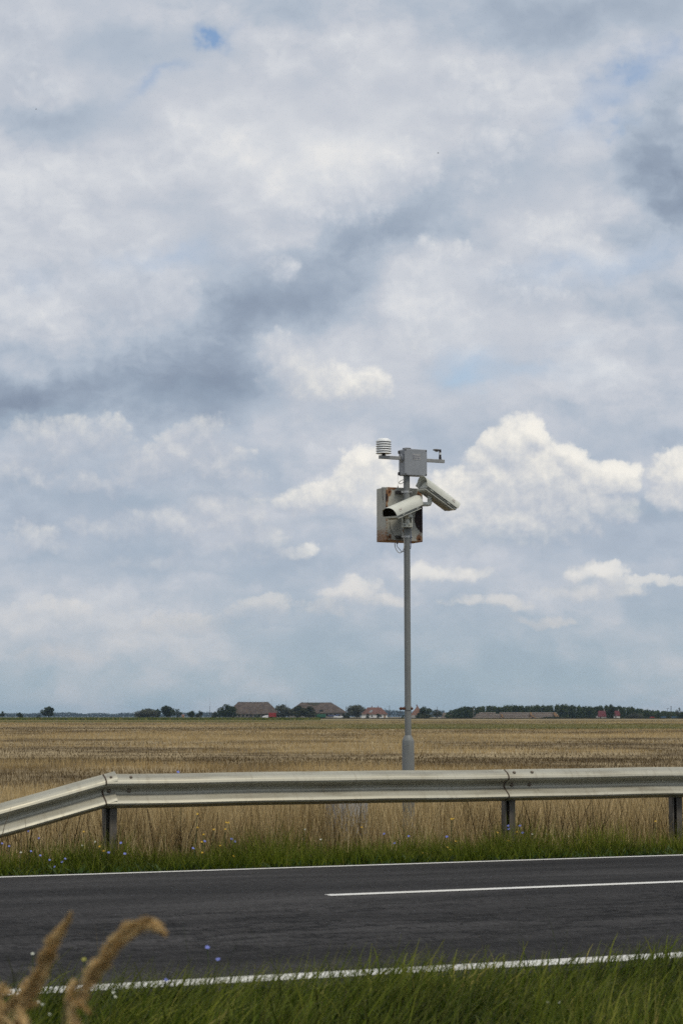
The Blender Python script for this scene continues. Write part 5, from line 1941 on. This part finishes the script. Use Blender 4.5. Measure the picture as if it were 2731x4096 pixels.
def gable(mb, L_, Wd, ze, zr, hip=0.0, cx=0.0, cy_=0.0):
    """Roof block along x; hip pulls the ridge ends in."""
    a, b = L_ / 2, Wd / 2
    V_ = [(cx - a, cy_ - b, ze), (cx + a, cy_ - b, ze), (cx + a, cy_ + b, ze), (cx - a, cy_ + b, ze), (cx - a + hip, cy_, zr), (cx + a - hip, cy_, zr),
          (cx - a, cy_ - b, ze - .25), (cx + a, cy_ - b, ze - .25), (cx + a, cy_ + b, ze - .25), (cx - a, cy_ + b, ze - .25)]
    return mb.add(V_, [(0, 1, 5, 4), (2, 3, 4, 5), (1, 2, 5), (3, 0, 4), (0, 6, 7, 1), (1, 7, 8, 2), (2, 8, 9, 3), (3, 9, 6, 0), (9, 8, 7, 6)])


k = DF / FPX
hx = at(1497, 2870, DF)
ho = empty('farmhouse', (hx.x, DF + 4, GZ), 'long white farmhouse with a red hipped roof and two chimneys', 'house')
ze, zr = at(0, 2856, DF).z - GZ, at(0, 2829.5, DF + 4).z - GZ
Lh = 106 * k
wo_ = MB().box((0, 0, ze / 2), (Lh - .7, 7.0, ze)).build('wall', m_ww, ho)
ro = gable(MB(), Lh, 8.2, ze, zr, 4.6).build('roof', m_rt, ho)
for dx_ in (-9.3 + .2, .2 + 15 * k - .0):
    MB().box(((1487 - 1497) * k if dx_ < 0 else (1512 - 1497) * k, .3, zr + .25), (.55, .55, 1.7)).build('chimney', m_rt, ro)
sl = (zr - ze) / 4.1
zp = ze + (zr - ze) * .42
Vp = []
for (x, t_) in ((-17 * k * 1.35, .22), (-9 * k * 1.35, .22), (-4 * k * 1.2, .62), (-13 * k * 1.1, .62)):
    z = ze + (zr - ze) * t_
    Vp.append((x, -4.1 + 4.1 * t_ - .12, z))
MB().add(Vp + [(x, y + .1, z - .02) for x, y, z in Vp], [(0, 1, 2, 3), (7, 6, 5, 4), (0, 4, 5, 1), (1, 5, 6, 2), (2, 6, 7, 3), (3, 7, 4, 0)]).build('roof_panel', m_pan, ro)
MB().box(((1538 - 1497) * k, -3.52, ze * .45), (1.1, .1, ze * .8)).build('door', m_brown, wo_)
for px_ in (1487, 1523):
    MB().box(((px_ - 1497) * k, -3.52, ze * .55), (.8, .1, ze * .38)).build('window', m_void, wo_)

hx = at(1667, 2872, DF + 20)
ho = empty('gable_house', (hx.x, DF + 20, GZ), 'house with a tall orange gable roof right behind the pole', 'house')
ze, zr = at(0, 2861, DF + 20).z - GZ, at(0, 2823.5, DF + 20).z - GZ
MB().box((0, 3, ze / 2), (46 * k, 10, ze)).build('wall', m_gw, ho)
V_ = [(-26 * k, -2, ze), (26 * k, -2, ze), (26 * k, 8, ze), (-26 * k, 8, ze), (4 * k, 1.2, zr), (4 * k, 8, zr), (-10 * k, 3, zr - 1.9)]
ro = MB().add([(-26 * k, -2, ze), (26 * k, -2, ze), (26 * k, 8.5, ze), (-26 * k, 8.5, ze), (3 * k, .4, zr), (3 * k, 7.5, zr)], [(0, 1, 4), (1, 2, 5, 4), (2, 3, 5), (3, 0, 4, 5), (3, 2, 1, 0)]).build('roof', m_ot, ho)
MB().box((-.5 * k, 1.6, zr + .25), (.8, .8, 1.3)).build('chimney', m_rt, ro)

hx = at(2425, 2875, DF + 12)
for (xa, xb, lb) in ((2391, 2424, 'white cottage with a steep crimson roof left of the dark tree'), (2455, 2479, 'white gabled outbuilding with crimson roof right of the dark tree')):
    c = at((xa + xb) / 2, 2874, DF + 12)
    ho = empty('cottage', (c.x, DF + 12, GZ), lb, 'house', 'white houses with crimson roofs')
    ze, zr = at(0, 2866 if xa < 2440 else 2862, DF + 12).z - GZ, at(0, 2843, DF + 14).z - GZ
    L_ = (xb - xa) * k
    wl_ = MB().box((0, 2.5, ze / 2), (L_ - .3, 5, ze)).build('wall', m_ww, ho)
    ro = gable(MB(), L_, 6, ze, zr, 0.35, 0, 2.5).build('roof', m_rr, ho)
    MB().box((L_ * .28, 2.5, zr + .2), (.5, .5, 1.6)).build('chimney', m_gw, ro)
    MB().box((-L_ * .25, -.03, ze * .5), (.7, .1, ze * .45)).build('window', m_void, wl_)
    if xa < 2440:
        MB().box((-L_ / 2 - .7, 1.0, .95), (1.1, 2.0, 1.9)).build('porch', m_gw, wl_)
c = at(733, 2868, DF + 60)
ho = empty('shed', (c.x, DF + 60, GZ), 'scrap of a pale orange shed between the dark bushes left of the mast', 'shed')
MB().box((0, 0, 1.0), (1.6, 3, 2.0)).build('wall', noisy('ochre_wall', (.42, .26, .15), (.5, .33, .2), 1, .85), ho)
gable(MB(), 1.9, 3.4, 2.0, 3.0).build('roof', m_ot, ho)

# ---- farmyard things
m_cred = noisy('red_steel', (.23, .016, .013), (.30, .03, .024), 1, .6)
m_cgrn = noisy('green_steel', (.018, .095, .052), (.03, .13, .07), 1, .6)
m_cblu = noisy('blue_sheet', (.035, .055, .12), (.06, .085, .17), 1, .6)
m_wrap = noisy('white_wrap', (.66, .67, .68), (.78, .79, .80), 1, .45)


def container(px0, px1, y0, y1, m_, name, label, cat, yd=DF - 12):
    a, b = at(px0, y1, yd), at(px1, y0, yd)
    W_, H_ = b.x - a.x, b.z - max(a.z, .4)
    o_ = empty(name, ((a.x + b.x) / 2, yd, GZ), label, cat)
    zb = max(a.z, .4) - GZ
    mb = MB().box((0, 0, zb + H_ / 2), (W_, 2.3, H_))
    bd = mb.build('body', m_, o_, bevel=.05)
    nr = max(3, int(W_ / .55))
    for i in range(nr):
        x = -W_ / 2 + W_ * (i + .5) / nr
        mb = MB().box((x, -1.18, zb + H_ / 2), (.10, .08, H_ * .92)).build('side_rib', m_, bd)
    MB().box((0, 0, zb / 2), (W_ * .96, 1.9, zb)).build('chassis', m_void, o_)
    for x in (-W_ * .3, W_ * .3):
        MB().lathe([(.42, -.15), (.42, .15)], (x, -1.0, .42), 14, Matrix.Rotation(rad(90), 3, 'X')).build('wheel', m_void, o_, smooth=40)
    return o_


container(1075, 1107, 2851, 2868, m_cred, 'farm_trailer', 'bright red farm trailer at the right end of the first barn', 'trailer')
container(1262, 1303, 2856, 2869, m_cgrn, 'farm_trailer', 'green farm trailer in front of the second barn', 'trailer')
wc = at(1061, 2868, DF - 8)
t_ = empty('white_tank', (wc.x, DF - 8, GZ), 'low white sloping pile beside the red trailer', 'pile')
MB().add([(-2.4, -1, 0), (2.2, -1, 0), (2.2, 1, 0), (-2.4, 1, 0), (-1.9, -.8, 1.7), (2.0, -.8, 2.6), (2.0, .8, 2.6), (-1.9, .8, 1.7)], [(3, 2, 1, 0), (4, 5, 6, 7), (0, 1, 5, 4), (1, 2, 6, 5), (2, 3, 7, 6), (3, 0, 4, 7)]).build('cover', m_wrap, t_, bevel=.2)
# loader with its bucket raised
lc = at(1274, 2868, DF - 4)
t_ = empty('loader', (lc.x, DF - 4, GZ), 'loader raising a dark bucket above the green trailer', 'loader')
z_b = at(0, 2843, DF).z - GZ
MB().box((-.3, 0, 1.4), (2.6, 1.8, 1.6)).build('body', m_cgrn, t_, bevel=.15)
MB().tube([(-.3, -.6, 1.6), (.2, -.6, z_b * .6), (1.0, -.6, z_b)], .16, 6).build('arm', m_void, t_)
MB().add([(.6, -1.1, z_b - .6), (3.2, -1.1, z_b - .75), (3.0, -1.1, z_b + .75), (.8, -1.1, z_b + .7), (.6, 1.1, z_b - .6), (3.2, 1.1, z_b - .75), (3.0, 1.1, z_b + .75), (.8, 1.1, z_b + .7)],
         [(0, 1, 2, 3), (7, 6, 5, 4), (0, 4, 5, 1), (1, 5, 6, 2), (2, 6, 7, 3), (3, 7, 4, 0)]).build('bucket', m_void, t_)
for x in (-1.2, .8):
    MB().lathe([(.7, -.2), (.7, .2)], (x, -.9, .7), 16, Matrix.Rotation(rad(90), 3, 'X')).build('wheel', m_void, t_, smooth=40)
# blue sheeted heap and wrapped bales
bc = at(1336, 2868, DF - 6)
t_ = empty('blue_wagon', (bc.x, DF - 6, GZ), 'wagon under a blue sheet behind the white wrapped bales', 'wagon')
MB().box((0, 0, .95), (8.2, 2.2, .9)).build('bed', m_barnwall, t_)
MB().box((-.6, 0, 1.95), (7.2, 2.1, 1.1)).build('blue_sheet', m_cblu, t_, bevel=.25)
MB().box((2.6, 0, 2.7), (3.2, 1.8, .7)).build('blue_sheet', m_cblu, t_, bevel=.25)
for x in (-2.8, 2.8):
    MB().lathe([(.42, -.15), (.42, .15)], (x, -1.12, .42), 14, Matrix.Rotation(rad(90), 3, 'X')).build('wheel', m_void, t_, smooth=40)


def bale_mesh(name, r_, ln, m1, flat=.985):
    mb = MB()
    prof_ = [(r_ * .35, -ln / 2 - .01), (r_ * .8, -ln / 2), (r_ * .98, -ln / 2 + .07), (r_, -ln / 4), (r_ * flat, 0), (r_, ln / 4), (r_ * .98, ln / 2 - .07), (r_ * .8, ln / 2), (r_ * .35, ln / 2 + .01)]
    mb.lathe(prof_, (0, 0, 0), 14, Matrix.Rotation(rad(90), 3, 'Y'))
    return mb.build(name, m1, None, smooth=50)


proto = bale_mesh('wrapped_bale', .46, 1.0, m_wrap)
proto.location = (at(1336, 2870, DF - 22).x, DF - 22, GZ + .5)
tag(proto, 'white wrapped bale in the low row beside the second barn', 'bale', 'white wrapped bales')
for row, (xa, xb) in enumerate(((1336, 1372), (1337, 1373))):
    cnt = 8
    for i in range(cnt):
        if row == 0 and i == 0:
            o_ = proto
        else:
            o_ = proto.copy()
            COL.objects.link(o_)
        o_.location = (at(xa + (xb - xa) * i / (cnt - 1), 2870, DF - 22).x, DF - 22 + random.uniform(-.1, .1), GZ + .55 + row * .85)
        o_.rotation_euler = (0, 0, rad(90) + random.uniform(-.1, .1))

# straw stack of round bales
m_straw2, n = mat('bale_straw', (.26, .22, .18), .95, 0, .1)
f, _ = n.noise(n.v('MULTIPLY', obj_co(n), (3.5, 1.0, 1.0)), 1.6, 5, .65)
oi = n.node('ShaderNodeObjectInfo').outputs['Random']
c_ = n.ramp(f, [(.36, (.085, .068, .058)), (.50, (.22, .19, .165)), (.64, (.38, .34, .305))])
n.put(n.b.inputs['Base Color'], n.mix(n.sstep(oi, .0, 1.0, 0.0, .45), c_, (.19, .145, .115)))
m_straw3 = noisy('bale_end_straw', (.26, .155, .075), (.36, .225, .115), 3, .95)
DB = DF - 5
kb = DB / FPX
BR = .62
pb = bale_mesh('straw_bale', BR, 1.25, m_straw2)
tag(pb, 'grey weathered round straw bale laid in the long stack before the wood', 'straw bale', 'bales of the long straw stack')
first = True
zb0 = GZ + BR - .05
nb_ = 0
for row in range(4):
    xa = 1893 + row * 7.2
    xb = 2233 - row * 1.5
    step = 1.30 / kb
    x = xa + (row % 2) * step * .5
    while x < xb:
        o_ = pb if first else pb.copy()
        if not first:
            COL.objects.link(o_)
        first = False
        jit = .22 if x < 2000 else .05
        zz = zb0 + row * BR * 1.70 + random.uniform(-jit, jit) * .5
        if row == 3 and 1985 < x < 1998:
            x += step
            continue
        o_.location = (at(x, 2860, DB).x, DB + row * .35 + random.uniform(-.1, .1), zz)
        tilt = .5 if x < 2000 else .06
        o_.rotation_euler = (random.uniform(0, 6), 0, random.uniform(-tilt, tilt))
        nb_ += 1
        x += step
pe = bale_mesh('straw_bale', BR, 1.25, m_straw3)
tag(pe, 'tan round straw bale showing its flat end at the long stack', 'straw bale', 'end on bales of the straw stack')
ends = [(2003, 0), (2008, 1), (2005, 2), (2120, 0), (2138, 0), (2130, 1), (2122, 2), (2121, 3), (2218, 0), (2232, 0), (2221, 1), (2229, 1), (2217, 2), (2224, 2), (2216, 3)]
for i, (px_, row) in enumerate(ends):
    o_ = pe if i == 0 else pe.copy()
    if i:
        COL.objects.link(o_)
    o_.location = (at(px_, 2860, DB).x, DB - 1.25 + row * .3, zb0 + row * BR * 1.70)
    o_.rotation_euler = (0, 0, rad(90) + random.uniform(-.2, .2))
# the small stack farther off
pf = pb.copy()
COL.objects.link(pf)
tag(pf, 'grey round straw bale in the small far stack left of the wood', 'straw bale', 'bales of the small far stack')
i = 0
for row in range(4):
    for j in range(8):
        o_ = pf if i == 0 else pf.copy()
        if i:
            COL.objects.link(o_)
        i += 1
        o_.location = (at(1766 + j * 5.6 + row * 2.2, 2860, DF + 150).x, DF + 150 + row * .3, zb0 + row * BR * 1.75)
        o_.rotation_euler = (random.uniform(0, 6), 0, random.uniform(-.1, .1))


def car(px, y_bot, yd, m_, name, label):
    c = at(px, y_bot, yd)
    o_ = empty(name, (c.x, yd, GZ), label, 'car')
    sec = [(-2.1, .35), (-2.1, .80), (-1.7, .92), (-1.0, .98), (-.5, 1.42), (.9, 1.45), (1.5, .98), (2.05, .85), (2.1, .35)]
    V_ = [(x, -.82, z) for x, z in sec] + [(x, .82, z) for x, z in sec]
    m = len(sec)
    MB().add(V_, [tuple(range(m)), tuple(reversed(range(m, 2 * m)))] + [(i, (i + 1) % m, (i + 1) % m + m, i + m) for i in range(m)]).build('body', m_, o_, bevel=.06)
    MB().add([(-.82, -.84, 1.0), (.0, -.84, 1.0), (.0, -.83, 1.36), (-.45, -.83, 1.36)], [(0, 1, 2, 3)]).build('window', m_void, o_)
    MB().add([(.1, -.84, 1.0), (1.3, -.84, 1.0), (.85, -.83, 1.36), (.1, -.83, 1.36)], [(0, 1, 2, 3)]).build('window', m_void, o_)
    for x in (-1.3, 1.3):
        MB().lathe([(.32, -.1), (.32, .1)], (x, -.78, .32), 14, Matrix.Rotation(rad(90), 3, 'X')).build('wheel', m_void, o_, smooth=40)
    return o_


o = car(2606, 2874, DF - 20, m_cred, 'parked_car', 'red car parked before the wood at the right')
o.scale = (.78, .78, 1.05)
for kx in (2640, 2652, 2700):
    pass
m_fb = noisy('blue_fence_paint', (.030, .075, .13), (.05, .10, .16), 1, .7)
for (xa, xb, lb) in ((2641, 2662, 'short blue fence left of the far right tree'), (2684, 2722, 'longer blue fence at the far right edge')):
    c = at((xa + xb) / 2, 2872, DF + 2)
    t_ = empty('fence', (c.x, DF + 2, GZ), lb, 'fence')
    W_ = (xb - xa) * k
    MB().box((0, 0, 1.0), (W_, .06, 1.3)).build('panel', m_fb, t_)
    for i in range(4):
        MB().box((-W_ / 2 + W_ * i / 3, -.07, .95), (.12, .08, 1.9)).build('post', m_fb, t_)

# ---- two birds far up
m_bird = noisy('dark_feather', (.03, .02, .02), (.05, .035, .03), 3, .8)
for px_, py_, s_, lb in ((1751, 612, 1.0, 'tiny dark bird high in the sky above the pole'), (145, 437, .7, 'tiny dark bird high in the sky at the left')):
    p = at(px_, py_, 260)
    mb = MB().add([(-.14 * s_, 0, 0), (0, -.03 * s_, .03), (.16 * s_, 0, .01), (0, .03 * s_, -.04)], [(0, 1, 2), (0, 2, 3), (0, 3, 1), (1, 3, 2)])
    mb.add([(-.03, 0, .02), (.06, 0, .02), (.02, -.18 * s_, .06), (-.05, -.30 * s_, .02)], [(0, 1, 2, 3)])
    mb.add([(-.03, 0, .02), (.06, 0, .02), (.02, .18 * s_, .06), (-.05, .30 * s_, .02)], [(0, 1, 2, 3)])
    o_ = mb.build('bird', m_bird, None)
    o_.location = p
    o_.rotation_euler = (0, .2, .5)
    tag(o_, lb, 'bird')

# ---- the air over the plain
m_air = bpy.data.materials.new('air')
m_air.use_nodes = True
at_ = m_air.node_tree
at_.nodes.clear()
pv = at_.nodes.new('ShaderNodeVolumePrincipled')
pv.inputs['Color'].default_value = (.50, .70, .95, 1)
pv.inputs['Density'].default_value = HAZE
pv.inputs['Anisotropy'].default_value = 0.0
mo_ = at_.nodes.new('ShaderNodeOutputMaterial')
at_.links.new(pv.outputs[0], mo_.inputs['Volume'])
hz_o = MB().box((0, 3000, 24.4), (16000, 14000, 52)).build('haze', m_air)
hz_o.location.z = 0
tag(hz_o, kind='stuff', label='thin pale air over the whole plain', cat='haze')
